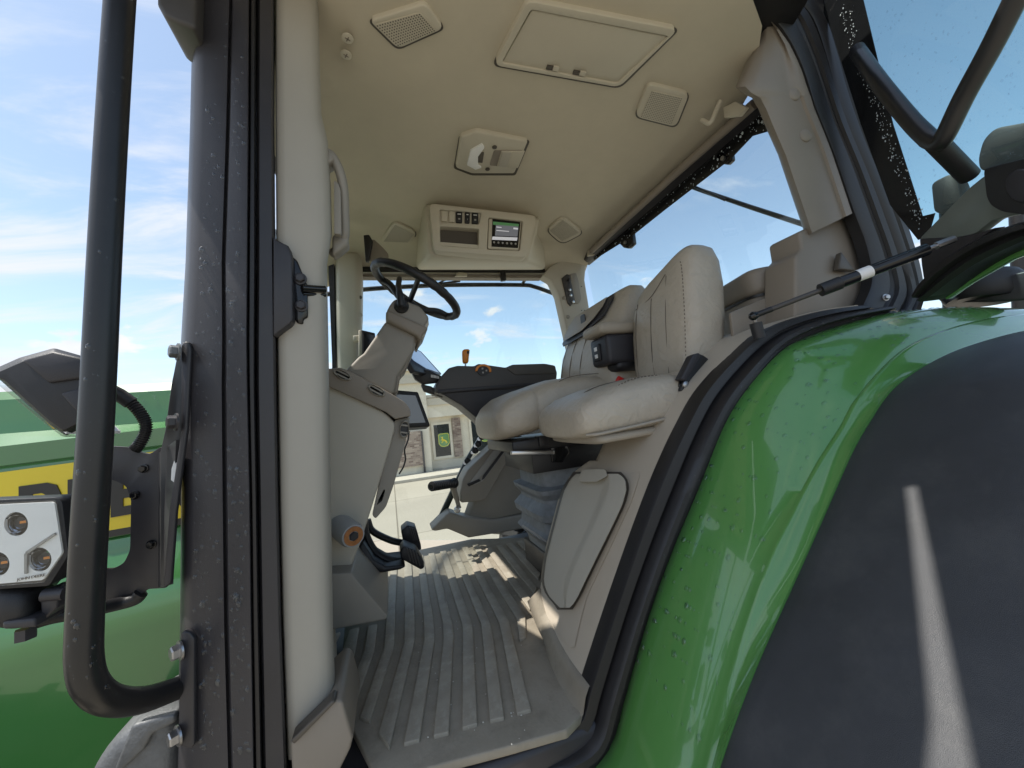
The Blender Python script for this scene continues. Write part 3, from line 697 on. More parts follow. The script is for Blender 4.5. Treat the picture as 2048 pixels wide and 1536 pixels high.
    def hit(px, py, off=0.0):
        v = ray(px, py).normalized(); t = .5; st = .01
        ins = lambda t: (lambda p: p.y > .85 and p.x > xs(p.z)-off)(CAM+v*t)
        while t < 4 and not ins(t): t += st
        lo_, hi_ = t-st, t
        for _ in range(14):
            m_ = (lo_+hi_)/2
            if ins(m_): hi_ = m_
            else: lo_ = m_
        return CAM+v*hi_
    global WH_HIT
    WH_HIT = hit
    def patch(name, rw, fn, m, par, nu=14, nv=26, **k):
        """raised moulding on the arch: rw = (py, left px, right px); fn(u, v) = height"""
        ys = [r[0] for r in rw]; rows = []
        def at(y):
            for a_, b_ in zip(rw, rw[1:]):
                if a_[0] <= y <= b_[0]: t = (y-a_[0])/(b_[0]-a_[0]); return a_[1]+(b_[1]-a_[1])*t, a_[2]+(b_[2]-a_[2])*t
        for i in range(nv+1):
            v_ = i/nv; v2 = .5-.5*math.cos(math.pi*v_) if 0 < i < nv else v_; y = ys[0]+(ys[-1]-ys[0])*v2; l, r = at(y); rr = []
            us = [0, .015, .05]+[.05+.9*q/nu for q in range(1, nu)]+[.95, .985, 1]
            for u in us:
                e = 0 if (i in (0, nv) or u in (0, 1)) else 1
                rr.append(hit(l+(r-l)*u, y, fn(u, v2)*e-(.006 if not e else 0)))
            rows.append(rr)
        return grid(name, rows, m, par, smooth=35, fixn=False, **k)
    lid_rows = [(947, 1152, 1236), (953, 1145, 1246), (962, 1138, 1252), (980, 1128, 1254), (1010, 1119, 1246), (1060, 1106, 1222), (1120, 1091, 1192), (1165, 1086, 1170), (1190, 1096, 1158), (1208, 1112, 1147), (1216, 1120, 1139)]
    gap_rows = [(y+(-4 if y < 950 else 4 if y > 1210 else 0), l-5, r+6) for y, l, r in lid_rows]
    sur_rows = [(921, 1180, 1282), (926, 1172, 1283), (950, 1140, 1282), (1000, 1116, 1266), (1100, 1090, 1220), (1190, 1079, 1176), (1240, 1096, 1162), (1280, 1128, 1152), (1296, 1142, 1149)]
    patch('lid_surround', sur_rows, lambda u, v: .010 if v > .12 else .002+.008*v/.12, BEIGE2, wh)
    patch('lid_gap', gap_rows, lambda u, v: .0135, TAUPED, wh)
    def lidh(u, v):
        a_ = .62-.14*v
        return .026 if u < a_ else (.026+.018*(u-a_)/.10 if u < a_+.10 else .044)
    lid = patch('cover_lid', lid_rows, lidh, BEIGE, wh, nu=30, label='removable beige lid in the wheelhouse cover')
    patch('lid_handle', [(938, 1168, 1208), (941, 1163, 1212), (952, 1158, 1216), (960, 1156, 1200), (964, 1160, 1192)], lambda u, v: .052, BEIGE, lid, nu=6, nv=10)
fender()

# ---- left front pillar
RWS = [-170, 0, 250, 525, 680, 770, 1000, 1250, 1536, 1720]
PL = [389, 386, 380, 371, 362, 358, 362, 360, 353, 349]
PG = [463, 461, 455, 446, 447, 446, 448, 451, 459, 463]
PS = [500, 499, 498, 496, 495, 496, 501, 504, 509, 513]
PS2 = [513, 512, 511, 511, 510, 510, 514, 518, 524, 528]
PB = [548, 547, 547, 549, 551, 552, 556, 562, 573, 579]
def front_pillar():
    rows = []
    for i, y in enumerate(RWS):
        L, G, S, B = PL[i], PG[i], PS[i], PS2[i]
        fr = [(L, 1.12), (L+3, 1.045), (L+9, 1.015), (L+26, .998), (G-3, .992), (G-1, .996), (G, 1.01), (G+3, 1.01), (G+4, .994), (G+7, .990), (S-3, .985), (S-1, .988), (S, 1.01), (S+1, 1.16), (L+20, 1.2)]
        rows.append([P(a, y, Y=b) for a, b in fr])
    pil = loft('front_pillar', rows, BLACKM, T, smooth=35, label='black steel left front pillar beaded with rain')
    rows = [[P(a, y, Y=b) for a, b in ((PS[i]-1, 1.03), (PS[i]+1, 1.0), (PS[i]+4, .992), (PS2[i]-3, .992), (PS2[i], 1.0), (PS2[i]+1, 1.03))] for i, y in enumerate(RWS)]
    loft('pillar_seal', rows, RUBBER, T, label='rubber seal down the left front pillar')
    rows = [[P(a, y, Y=b) for a, b in ((PS2[i]+1, 1.04), (PS2[i]+3, 1.012), (PS2[i]+8, 1.004), (PB[i]-5, 1.012), (PB[i]-1, 1.02), (PB[i]+2, 1.06), (PS2[i]+4, 1.08))] for i, y in enumerate(RWS)]
    jb = loft('door_jamb', rows, BLACKM, T, label='black door jamb strip beside the beige pillar trim')
    lp = pslab('latch_mount', [(546, 470), (553, 479), (577, 491), (584, 515), (585, 640), (579, 648), (552, 668), (546, 672)], 1.005, .05, BLACKM, jb, bevel=.004)
    lt = pslab('door_latch', [(584, 512), (594, 520), (604, 545), (606, 560), (614, 566), (615, 634), (606, 638), (606, 648), (594, 646), (586, 634)], 1.03, .05, GLOSSB, T, bevel=.004, label='gloss black door latch on the front pillar')
    for c in ((601, 558), (603, 612)): hexbolt(P(*c, Y=1.028), (0, -1, 0), .011, BLACKM, lt)
    rod('striker_pin', P(604, 576, Y=1.02), P(650, 579, Y=1.05), .009, GLOSSB, lt); rod('striker_pin', P(606, 588, Y=1.03), P(651, 590, Y=1.06), .005, GLOSSB, lt)
    # beige trim
    ry = [-170, 0, 130, 230, 285, 380, 470, 530, 680, 1000, 1250, 1400, 1520]
    rx = [638, 637, 640, 643, 656, 662, 664, 654, 657, 662, 666, 672, 678]
    def pb(y):
        for i in range(len(RWS)-1):
            if RWS[i] <= y <= RWS[i+1]: return PB[i]+(PB[i+1]-PB[i])*(y-RWS[i])/(RWS[i+1]-RWS[i])
    rows = []
    for y, x in zip(ry, rx):
        l = pb(y)+4
        rows.append([P(a, y, Y=b) for a, b in ((l, 1.10), (l+.5, 1.042), (l+4, 1.034), (l+20, 1.033), (x-36, 1.038), (x-18, 1.044), (x-8, 1.054), (x-2, 1.074), (x, 1.12), (x-2, 1.24), (l+2, 1.24))])
    tr = loft('front_pillar_trim', rows, mat('pillar_trim_grey', (.37, .345, .295), .5, var=.03, bump=.12, bscale=900), T, smooth=70, label='smooth beige trim of the left front pillar')
    foot = pslab('trim_boot', [(580, 1487), (600, 1470), (664, 1404), (676, 1399), (686, 1404), (706, 1476), (700, 1500), (678, 1545), (660, 1600), (586, 1600)], 1.0, .22, TAUPE, T, bevel=.014, seg=3, label='taupe boot at the foot of the front pillar trim')
    pslab('boot_lip', [(581, 1482), (664, 1401), (672, 1404), (588, 1490)], .99, .04, TAUPED, foot, bevel=.003)
    # grab handle
    gh = tube('grab_handle', [P(650, 306, Y=1.10), P(664, 314, Y=1.10), P(679, 342, Y=1.10), P(687, 380, Y=1.11), P(689, 430, Y=1.12), P(689, 470, Y=1.13), P(682, 492, Y=1.15), P(664, 508, Y=1.17)], .0130, COLUMN, T, spl=6, flat=1.3, label='beige grab handle on the front pillar')
    pslab('handle_inlay', [(668, 360), (676, 366), (681, 380), (682, 468), (668, 467)], 1.085, .02, COLUMN, gh, r=4, bevel=.004)
    pslab('handle_root', [(650, 300), (664, 305), (668, 318), (650, 330)], 1.08, .05, COLUMN, gh, bevel=.006)
    pslab('handle_root', [(664, 468), (694, 465), (697, 486), (680, 500), (664, 510)], 1.12, .05, COLUMN, gh, bevel=.008)
    sp = []
    for i in range(620):
        y = 1510*random.random()**.7
        k = max(j for j in range(len(RWS)-1) if RWS[j] <= y); t = (y-RWS[k])/(RWS[k+1]-RWS[k])
        g = PG[k]+(PG[k+1]-PG[k])*t; l = PL[k]+(PL[k+1]-PL[k])*t; s = PS[k]+(PS[k+1]-PS[k])*t
        if random.random() < .5: x = random.uniform(l+28, g-6); Y = .9945+.004*(g-x)/(g-l-26)
        else: x = random.uniform(g+8, s-5); Y = .988
        sp.append((P(x, y, Y=Y-.001), V((-.1, -1, 0))))
    drops('water_drops', sp, pil, .0013, .0062, .6)
front_pillar()

def right_frame():
    YR = 2.60
    # right front pillar (far), right rear pillar, side window, rail
    fp = loft('windshield_pillar', [[P(x0, y, Y=2.52), P(x0+6, y, Y=2.46), P(x1-14, y, Y=2.45), P(x1-3, y, Y=2.48), P(x1, y, Y=2.62), P(x0+4, y, Y=2.7)] for y, x0, x1 in ((505, 668, 720), (520, 669, 726), (545, 670, 727), (640, 671, 726), (720, 673, 722), (900, 676, 716), (1120, 680, 708))], BEIGE, T, bevel=.012, label='beige right front pillar behind the steering wheel')
    for c in ((718, 547), (720, 595), (721, 630)): lathe('pillar_cap', P(*c, Y=2.475), (.35, -1, 0), [(.012, 0), (.012, .004), (.008, .006)], TAUPED if c[1] == 595 else BEIGE, fp, n=14)
    pslab('windshield_frame', [(656, 512), (668, 512), (671, 720), (674, 1120), (668, 1120), (664, 720)], 2.5, .05, BLACKM, T, label='black windshield edge beside the right pillar')
    ws = grid('windshield', [[V((-.34-.22*math.sin(math.pi*u), 1.15+1.38*u, z)) for u in [i/10 for i in range(11)]] for z in (1.6, 2.5, 3.42)], GLASS, T, smooth=80, fixn=False, solid=.006, label='curved windshield seen almost edge on')
    grid('windshield_sun_block', [[V((-.33-.21*math.sin(math.pi*u), 1.15+1.38*u, z)) for u in [i/16 for i in range(11)]] for z in (2.72, 3.44)], CHARD, ws, smooth=80, fixn=False)  # unseen sheet added to stop windshield sun reaching the near floor
    # window frame (rubber line) and glass
    edge = [(727, 1046), (727, 556), (760, 551), (1080, 553), (1096, 563), (1108, 585), (1122, 640), (1141, 710), (1150, 800), (1100, 960), (1000, 1060)]
    gl = slab('side_window', [P(a, b, Y=YR+.01) for a, b in [(722, 1080), (722, 546), (1085, 546), (1120, 590), (1160, 740), (1160, 960), (1030, 1080)]], (0, .006, 0), GLASS, T, smooth=0, label='large right side window')
    tube('window_rubber', [P(a, b, Y=YR) for a, b in [(1040, 551), (1080, 553), (1096, 563), (1108, 585), (1122, 640), (1141, 710), (1152, 800)]], .012, RUBBER, gl, n=8, spl=5)
    rl = pslab('side_window_header', [(722, 533), (1090, 536), (1092, 545), (722, 543)], 2.55, .10, RUBBER, T, bevel=.004, label='black blind rail above the side window')
    pslab('header_strip', [(726, 544), (1090, 546), (1088, 549), (726, 547)], 2.545, .03, SILVER, rl); pslab('header_strip', [(724, 548), (1088, 550), (1084, 556), (724, 554)], 2.56, .06, TAUPE, rl)
    pslab('blind_pull', [(917, 544), (933, 545), (935, 552), (910, 552)], 2.53, .02, HEADP, rl, bevel=.003)
    pslab('rail_clamp', [(1001, 536), (1011, 536), (1013, 560), (1003, 561)], 2.53, .03, RUBBER, rl, bevel=.004)
    pl_ = [(1086, 550), (1100, 533), (1125, 519), (1155, 513), (1181, 514), (1172, 536), (1170, 560), (1183, 640), (1200, 740), (1215, 900), (1165, 900), (1152, 740), (1136, 670), (1118, 590), (1104, 560)]
    rp = pslab('switch_pillar', pl_, 2.50, .10, BEIGE, T, bevel=.012, label='beige right rear pillar with switch cluster')
    pslab('pillar_panel', [(1140, 548), (1152, 545), (1157, 560), (1163, 598), (1159, 606), (1148, 608)], 2.492, .02, COLUMN, rp, r=3, bevel=.003)
    sw = pslab('switch_cluster', [(1124, 556), (1134, 548), (1140, 550), (1150, 600), (1142, 612), (1136, 606)], 2.488, .03, CHAR, rp, bevel=.003)
    for i, c in enumerate(((1137, 560), (1139, 580), (1141, 591), (1146, 604))): lathe('socket', P(*c, Y=2.485), (0, -1, 0), [(.011, 0), (.011, .008), (.006, .01)], SILVER if i else BLACKP, sw, n=12)
    for c in ((1128, 596), (1136, 634)): lathe('pillar_cap', P(*c, Y=2.495), (-.4, -1, 0), [(.014, 0), (.014, .005), (.010, .008)], COLUMN, rp, n=14)
    for c in ((1153, 573), (1163, 573), (1163, 621), (1169, 621)): lathe('screw_hole', P(*c, Y=2.497), (0, -1, 0), [(.004, 0), (.004, .003)], BLACKP, rp, n=8)
    # rails outside the side window
    r_ = tube('outer_rail', [P(a, b, Y=2.86) for a, b in ((640, 590), (700, 583), (727, 579), (800, 574), (900, 570), (1040, 570), (1070, 574), (1110, 588), (1150, 600))], .017, TUBE, T, n=12, spl=5, label='black tube rail outside the right side window')
    rod('rail_strut', P(1046, 566, Y=2.86), P(1056, 548, Y=2.66), .013, TUBE, r_)
    wv = tube('wiper', [P(a, b, Y=2.66) for a, b in ((727, 579), (800, 576), (860, 570), (920, 562))], .008, BLACKP, T, n=8, label='side window wiper')
    rod('wiper_arm', P(865, 572, Y=2.65), P(905, 553, Y=2.65), .006, BLACKP, wv)
    # drops on the glass near the header
    sp = [(P(random.uniform(740, 1090), random.uniform(555, 585), Y=YR-.001), V((0, -1, 0))) for _ in range(150)]
    drops('water_drops', sp, gl, .0015, .005, .5)
right_frame()

def overhead_console():
    Y0 = 1.985
    b = loft('overhead_console', [[P(x, y, Y=Y0+d) for x, y in rounded(q, 12, 4)] for d, q in ((.46, [(838, 400), (1082, 425), (1092, 540), (832, 540)]), (.06, [(846, 405), (1080, 434), (1058, 526), (850, 524)]), (.0, [(850, 409), (1077, 437), (1058, 518), (858, 512)]))], HEADP, T, bevel=.010, label='beige overhead console with switches and radio')
    out = rounded([(858, 406), (1074, 431), (1055, 515), (868, 501)], 12, 4)
    h1 = rounded([(879, 418), (963, 425), (958, 449), (880, 447)], 3, 2); h2 = rounded([(880, 452), (958, 457), (957, 497), (881, 491)], 3, 2); h3 = rounded([(977, 434), (1046, 442), (1040, 501), (974, 499)], 3, 2)
    to = lambda q, Y: [P(p.x, p.y, Y=Y) for p in q]
    bz = holed('bezel', to(out, Y0-.05), [to(h1, Y0-.05), to(h2, Y0-.05), to(h3, Y0-.05)], (0, .06, 0), HEADP, b, bevel=.004)
    pslab('cubby_back', [(876, 449), (962, 454), (961, 499), (877, 494)], Y0-.008, .01, TAUPED, b); pslab('cubby_shelf', [(881, 484), (958, 490), (957, 497), (881, 491)], Y0-.045, .03, HEADP, b)
    pslab('switch_plate', [(877, 416), (965, 423), (960, 451), (878, 449)], Y0-.03, .02, HEADP, b)
    for i, (x, w_) in enumerate(((883, 12), (898, 12), (912, 13), (930, 10), (944, 13))):
        s = pslab('rocker_switch', [(x, 421+i*.8), (x+w_, 422+i*.8), (x+w_-.5, 443+i), (x, 442+i)], Y0-.042, .02, HEADP if i < 2 else BLACKP, b, r=2, bevel=.002)
        if i >= 2:
            pslab('switch_mark', [(x+3, 425+i), (x+w_-3, 425.4+i), (x+w_-3, 427+i), (x+3, 426.6+i)], Y0-.0435, .002, WHITE, s)
            pslab('switch_mark', [(x+4.5, 434+i), (x+w_-4.5, 434+i), (x+w_-4.5, 437+i), (x+4.5, 437+i)], Y0-.0435, .002, TRAY, s)
    rd = pslab('radio', [(978, 437), (1043, 443), (1038, 500), (976, 497)], Y0-.046, .04, HEADP, b, r=3, bevel=.004)
    pslab('radio_face', [(985, 438), (1041, 444), (1036, 496), (983, 493)], Y0-.048, .01, GLOSSB, rd)
    pslab('radio_screen', [(992, 449), (1037, 453), (1035, 473), (990, 471)], Y0-.050, .004, SCRLIT, rd)
    pslab('screen_bar', [(986, 443), (1038, 448), (1037, 453), (986, 449)], Y0-.0505, .004, SCRGRN, rd)
    pslab('screen_bar', [(985, 473), (1035, 475), (1034, 481), (984, 479)], Y0-.0505, .004, SCRWHT, rd)
    pslab('screen_note', [(1027, 455), (1036, 456), (1036, 459), (1027, 458)], Y0-.052, .002, SCRWHT, rd)
    pslab('screen_note', [(993, 453), (1003, 454), (1003, 455.5), (993, 454.5)], Y0-.052, .002, SCRWHT, rd); pslab('screen_note', [(993, 460), (1018, 462), (1018, 463.2), (993, 461.2)], Y0-.052, .002, SCRWHT, rd)
    for i in range(6): lathe('radio_button', P(988+i*8.6, 485+i*.6, Y=Y0-.05), (0, -1, 0), [(.006, 0), (.006, .003)], TRAY, rd, n=10)
overhead_console()

def mirror_piece():
    m = pslab('sun_visor_bracket', [(727, 470), (738, 469), (746, 482), (738, 522), (731, 521)], 2.25, .03, BLACKP, T, bevel=.004, label='black bracket at the front of the headliner')
    pslab('visor_plate', [(742, 480), (748, 478), (768, 497), (777, 508), (777, 522), (740, 522)], 2.27, .02, TAUPE, m, r=4, bevel=.004)
mirror_piece()

# ---- steering column and wheel
def steering():
    YC = 1.75
    dash = empty('front_console', (P(720, 1100, Y=YC)), parent=T); dash['label'] = 'beige front console below the steering wheel'
    body = [(652, 775), (660, 768), (772, 826), (790, 845), (789, 862), (756, 975), (722, 1083), (703, 1131), (696, 1147), (650, 1152)]
    pslab('console_body', body, 1.50, .50, BEIGE, dash, r=[0, 0, 20, 20, 0, 0, 0, 0, 0, 0], bevel=.025, seg=4)
    cap = [(650, 738), (680, 735), (700, 742), (786, 789), (812, 806), (821, 820), (821, 832), (790, 838), (772, 824), (650, 770)]
    pslab('console_cap', cap, 1.48, .54, TAUPE, dash, r=[0, 4, 4, 6, 10, 8, 2, 2, 4, 0], bevel=.02, seg=4)
    side = [(789, 840), (820, 834), (818, 850), (809, 892), (788, 968), (772, 1014), (751, 1038), (744, 1030), (757, 975), (778, 890)]
    hole = [(757, 1000), (768, 978), (770, 982), (764, 1002), (754, 1010)]
    holed('console_side', [P(p.x, p.y, Y=1.52) for p in rounded(side, 6, 3)], [[P(a, b, Y=1.52) for a, b in hole]], (0, .45, 0), COLUMN, dash, bevel=.01)
    box('dash_sun_block', (-.33, 1.36, 2.15), (.20, .40, 1.25), BEIGE, dash, bevel=.03, seg=3)  # hidden block added to shade the floor by the door from the sun
    def vent(name, c, rx, ry, rot, Y):
        ca, sa = math.cos(rot), math.sin(rot)
        el = lambda s: [P(c[0]+(math.cos(t)*rx*s*ca-math.sin(t)*ry*s*sa), c[1]+(math.cos(t)*rx*s*sa+math.sin(t)*ry*s*ca), Y=Y) for t in [2*math.pi*j/24 for j in range(24)]]
        v = holed(name, el(1), [el(.78)], (0, .03, 0), COLUMN, dash, bevel=.003)
        slab('vent_throat', [p+V((0, .012, 0)) for p in el(.8)], (0, .01, 0), BLACKP, v)
        for k in (-.38, .42):
            a = [(c[0]+x*rx*.72*ca-k*ry*sa-y_*sa*2, c[1]+x*rx*.72*sa+k*ry*ca+y_*ca*2) for x, y_ in ((-1, -1), (1, -1), (1, .6), (-1, .6))]
            slab('vent_vane', [P(*q, Y=Y+.004) for q in a], (0, .006, 0), COLUMN, v)
    vent('air_vent', (684, 749), 20, 8.5, .45, 1.468); vent('air_vent', (753, 781), 19, 9, .5, 1.468); vent('air_vent', (809, 858), 10, 18, .12, 1.49)
    kick = [(655, 1148), (703, 1145), (714, 1160), (776, 1233), (772, 1240), (655, 1262)]
    pslab('kick_panel', kick, 1.42, .5, COLUMN, dash, bevel=.02, seg=3)
    # round door bumper with copper centre
    c = P(683, 1054, Y=1.50); e = P(707, 1072, Y=1.40); ax = e-c
    kn = lathe('door_bumper', c, ax, [(.040, -.03), (.041, 0), (.041, ax.length*.8), (.036, ax.length), (.032, ax.length)], KNOBG, T, n=28, label='grey round bumper with copper ring on the front console')
    lathe('copper_ring', c+ax, ax, [(.031, -.01), (.031, .003), (.016, .003), (.016, -.01)], COPPER, kn, n=24)
    lathe('bumper_bolt', c+ax, ax, [(.015, -.01), (.015, .006), (.012, .009)], BLACKM, kn, n=6, smooth=0)
    # column
    col = empty('steering_column', P(740, 760, Y=YC), parent=T); col['label'] = 'grey beige tilting steering column'
    def prism(name, px, y0, y1, m, **k):
        pslab(name, px, (y0+y1)/2-abs(y1-y0)/2, abs(y1-y0), m, col, **k)
    prism('column_shroud', [(772, 641), (833, 668), (828, 700), (806, 737), (795, 752), (790, 782), (784, 790), (690, 742), (695, 736), (716, 714), (727, 706)], 1.64, 1.86, COLUMN, bevel=.02, seg=4)
    prism('column_edge', [(834, 662), (840, 668), (812, 738), (801, 750), (796, 782), (789, 790), (787, 786), (792, 752), (805, 736)], 1.66, 1.84, TAUPE, bevel=.008)
    prism('column_collar', [(772, 620), (780, 620), (858, 655), (846, 670), (841, 682), (834, 672), (771, 640)], 1.61, 1.89, TAUPE, bevel=.012, seg=3)
    prism('column_head', [(779, 610), (787, 599), (798, 596), (840, 612), (858, 633), (856, 652), (846, 658), (772, 624)], 1.63, 1.87, COLUMN, bevel=.02, seg=4)
    prism('tilt_lever', [(857, 638), (858, 648), (846, 676), (834, 672), (846, 655)], 1.62, 1.70, BEIGE, bevel=.006)
    # wheel
    cen = P(833, 583, Y=YC)
    TW = 32
    ax = V((math.sin(rad(TW)), -0.03, math.cos(rad(TW)))).normalized()
    u = V((math.cos(rad(TW)), 0, -math.sin(rad(TW)))).normalized(); v = ax.cross(u).normalized()
    R = .205
    wh = empty('steering_wheel', cen, parent=T); wh['label'] = 'black steering wheel with moulded grips'
    tube('rim', [cen+(u*math.cos(t)+v*math.sin(t))*R for t in [2*math.pi*i/72 for i in range(72)]], [.0185+.0014*math.sin(i*2.1)*(1 if i % 18 < 9 else 0) for i in range(72)], BLACKP, wh, closed=True, n=16, smooth=180)
    hub = P(804, 611, Y=1.72)
    hc = cen-ax*.075
    lathe('hub', hc, ax, [(.05, -.05), (.055, -.01), (.05, .012), (.03, .02)], BLACKP, wh, n=24)
    for t in (rad(150), rad(30), rad(270)):
        e = cen+(u*math.cos(t)+v*math.sin(t))*(R-.004)
        tube('spoke', [hc+ax*.005, hc.lerp(e, .35)+ax*(-.004), hc.lerp(e, .7)+ax*.01, e], .0155, BLACKP, wh, spl=5, n=10, flat=.7)
    lathe('tilt_boot', P(803, 612, Y=1.625), (0.1, -1, .15), [(.03, -.01), (.03, .006), (.021, .014), (.018, .03)], BLACKP, wh, n=20)
    tube('shift_stalk', [P(803, 612, Y=1.60), P(800, 590, Y=1.60), P(797, 572, Y=1.63), P(799, 556, Y=1.67)], [.015, .014, .012, .012, .010], BLACKP, wh, spl=4, n=10)
    # pedals
    for k, (arm, pad) in enumerate((([(735, 1040), (745, 1062), (780, 1080), (806, 1086)], [(802, 1062), (815, 1051), (832, 1056), (842, 1090), (843, 1100), (836, 1101), (806, 1083)]),
                                    ([(728, 1030), (731, 1066), (748, 1100), (775, 1118), (805, 1124)], [(800, 1103), (808, 1092), (834, 1103), (848, 1125), (849, 1136), (842, 1140), (802, 1118)]))):
        Y = 1.98 if k == 0 else 1.78
        pe = tube('pedal', [P(a, b, Y=Y+.03) for a, b in arm], .016, BLACKP, T, spl=5, n=8, flat=1.4, label='black brake pedal, '+('far one of the pair' if k == 0 else 'near one of the pair'))
        pd = pslab('pedal_pad', pad, Y-.04, .11, BLACKP, pe, bevel=.006)
        A_, B_, D_ = V(pad[1]), V(pad[2]), V((9, 33))
        for j in range(4):
            t = .12+j*.24; p0 = A_.lerp(B_, t)+V((1, 3)); p1 = p0+D_*.82
            slab('pad_rib', [P(q_.x, q_.y, Y=Y-.05) for q_ in (p0, p0+V((3.2, .8)), p1+V((3.2, .8)), p1)], (0, .014, 0), CHAR, pd, bevel=.002)
    bw = pslab('pedal_bracket', [(716, 1095), (726, 1085), (748, 1120), (772, 1134), (806, 1130), (812, 1134), (800, 1140), (765, 1146), (738, 1146), (722, 1130)], 1.72, .2, BLACKP, T, bevel=.01, label='black pedal bracket')
steering()

# ---- floor mat
def floor_mat():
    z = 1.545
    near = [P(p[0], p[1], Z=z) for p in ((690, 1450), (760, 1566), (858, 1534), (1010, 1494), (1133, 1459), (1163, 1428), (1174, 1390), (1140, 1310), (1090, 1230))]
    out = [V((-.20, 1.30, z))]+near[1:-1]+[V((.47, 1.42, z)), V((.56, 1.55, z)), V((.85, 1.75, z)), V((.85, 2.30, z)), V((.45, 2.56, z)), V((-.15, 2.56, z)), V((-.24, 1.9, z))]
    mt = slab('floor_mat', out, (0, 0, -.022), MATM, None, bevel=.004, label='worn taupe ribbed rubber mat on the cab floor', cat='floor mat')
    WLOC[mt.name] = mt.location.copy()
    q = lambda x, y: P(640+x/3.161, 1050+y/3.161, Z=z)
    lines = [((130, 690), (60, 830), (0, 950)), ((250, 660), (220, 820), (110, 1100)), ((365, 640), (345, 800), (200, 1210)), ((475, 610), (470, 780), (315, 1260)),
             ((600, 560), (600, 740), (440, 1430)), ((720, 620), (725, 740), (630, 1375)), ((840, 640), (845, 720), (815, 1330)), ((965, 640), (970, 720), (995, 1275)), ((1080, 640), (1095, 720), (1165, 1235)), ((1195, 620), (1230, 760), (1335, 1185)), ((1300, 590), (1303, 720), (1305, 722))]
    R_ = [[q(*p) for p in l] for l in lines]
    pit = (R_[9][0].x-R_[4][0].x)/5
    for i in range(len(R_)):
        a, b, c = R_[i]
        if i > 0: pa, pb_, pc = R_[i-1]
        else: pa, pb_, pc = a-V((pit, 0, 0)), b-V((pit, 0, 0)), c-V((pit, 0, 0))
        w_ = .52
        la, lb, lc = a.lerp(pa, w_), b.lerp(pb_, w_), c.lerp(pc, w_)
        if i == 10: lc = lb.copy()
        far = 2.42 if i > 2 else a.y+.02
        fa, fl = V((a.x+.03*(far-a.y), far, z)), V((la.x+.03*(far-la.y), far, z))
        loop = [fa, a, b, c, lc, lb, la, fl] if i > 2 else [a, b, c, lc, lb, la]
        if i == 10: loop = [fa, a, b, lb, la, fl]
        slab('rib', [p+V((0, 0, .009)) for p in loop], (0, 0, -.011), RIB, mt, bevel=.002)
    for k in range(1, 5):
        x = R_[10][0].x+k*pit; y0 = 1.52+max(0, k-1)*.12
        slab('rib', [V((x, y0+.02, z+.009)), V((x-pit*.52, y0-.03, z+.009)), V((x-pit*.52+.02, 2.3, z+.009)), V((x+.02, 2.3, z+.009))], (0, 0, -.011), RIB, mt, bevel=.002)
    # upturned edge of the mat against the wheelhouse
    up_ = [(1079, 1178), (1090, 1222), (1106, 1262), (1128, 1305), (1152, 1342), (1178, 1374)]
    dn_ = [(1080, 1200), (1083, 1250), (1094, 1308), (1112, 1362), (1138, 1410), (1164, 1434)]
    lo_ = catmull([P(a, b, Z=z-.003) for a, b in dn_], 5); hi_ = catmull([WH_HIT(a, b, .012) for a, b in up_], 5)
    rows_ = []
    for a, b in zip(lo_, hi_):
        md = V((b.x-.02, (a.y+b.y)/2, (a.z+b.z)/2-.012)); rows_.append([a, a.lerp(md, .5)+V((0, 0, -.004)), md, md.lerp(b, .5)+V((-.003, 0, 0)), b, b+V((.03, .01, -.004))])
    grid('mat_upstand', rows_, MATM, mt, smooth=80, fixn=False)
    # debris crumbs
    v = []; f = []
    for _ in range(90):
        p = q(random.uniform(350, 1300), random.uniform(400, 1400))+V((0, 0, .004)); s = random.uniform(.0008, .0028); b0 = len(v)
        for j in range(4): v.append(p+V((math.cos(j*1.57+s*900)*s, math.sin(j*1.57+s*900)*s, 0)))
        v.append(p+V((0, 0, s))); f += [[b0, b0+1, b0+4], [b0+1, b0+2, b0+4], [b0+2, b0+3, b0+4], [b0+3, b0, b0+4]]
    o = obj('debris', v, f, mat('pale_crumbs', (.6, .57, .5), .9), mt, smooth=0); o['kind'] = 'stuff'
floor_mat()

# ---- seats
def rbox(name, x0, x1, y0, y1, z0, z1, m, par, e=4, shear=0.0, crown=.0, nz=9, endr=.35, **k):
    """padded cushion: rings stacked in z, rounded at both ends, sheared along x with height"""
    rings = []; cx, cy_ = (x0+x1)/2, (y0+y1)/2; hx, hy, hz = (x1-x0)/2, (y1-y0)/2, (z1-z0)/2
    for i in range(nz):
        t = -1+2*i/(nz-1); tt = math.sin(t*math.pi/2)
        s = (1-abs(tt)**e)**(1/e) if abs(tt) < 1 else 0.0
        s = 1-(1-max(s, .05))*endr*1.6 if s < 1 else 1
        z = (z0+z1)/2+hz*tt
        rings.append(superring(V((cx+shear*tt*hz, cy_, z)), V((1, 0, 0)), V((0, 1, 0)), hx*s, hy*(1-(1-s)*hx/hy), e))
    return loft(name, rings, m, par, smooth=80, **k)
def cushion(name, secs, m, par, n=28, **k):
    """loft along x: secs = (x, ycentre, zcentre, halfwidth, halfheight, exponent)"""
    return loft(name, [superring(V((x, yc, zc)), V((0, 1, 0)), V((0, 0, 1)), hw, hh, e, n) for x, yc, zc, hw, hh, e in secs], m, par, smooth=80, **k)
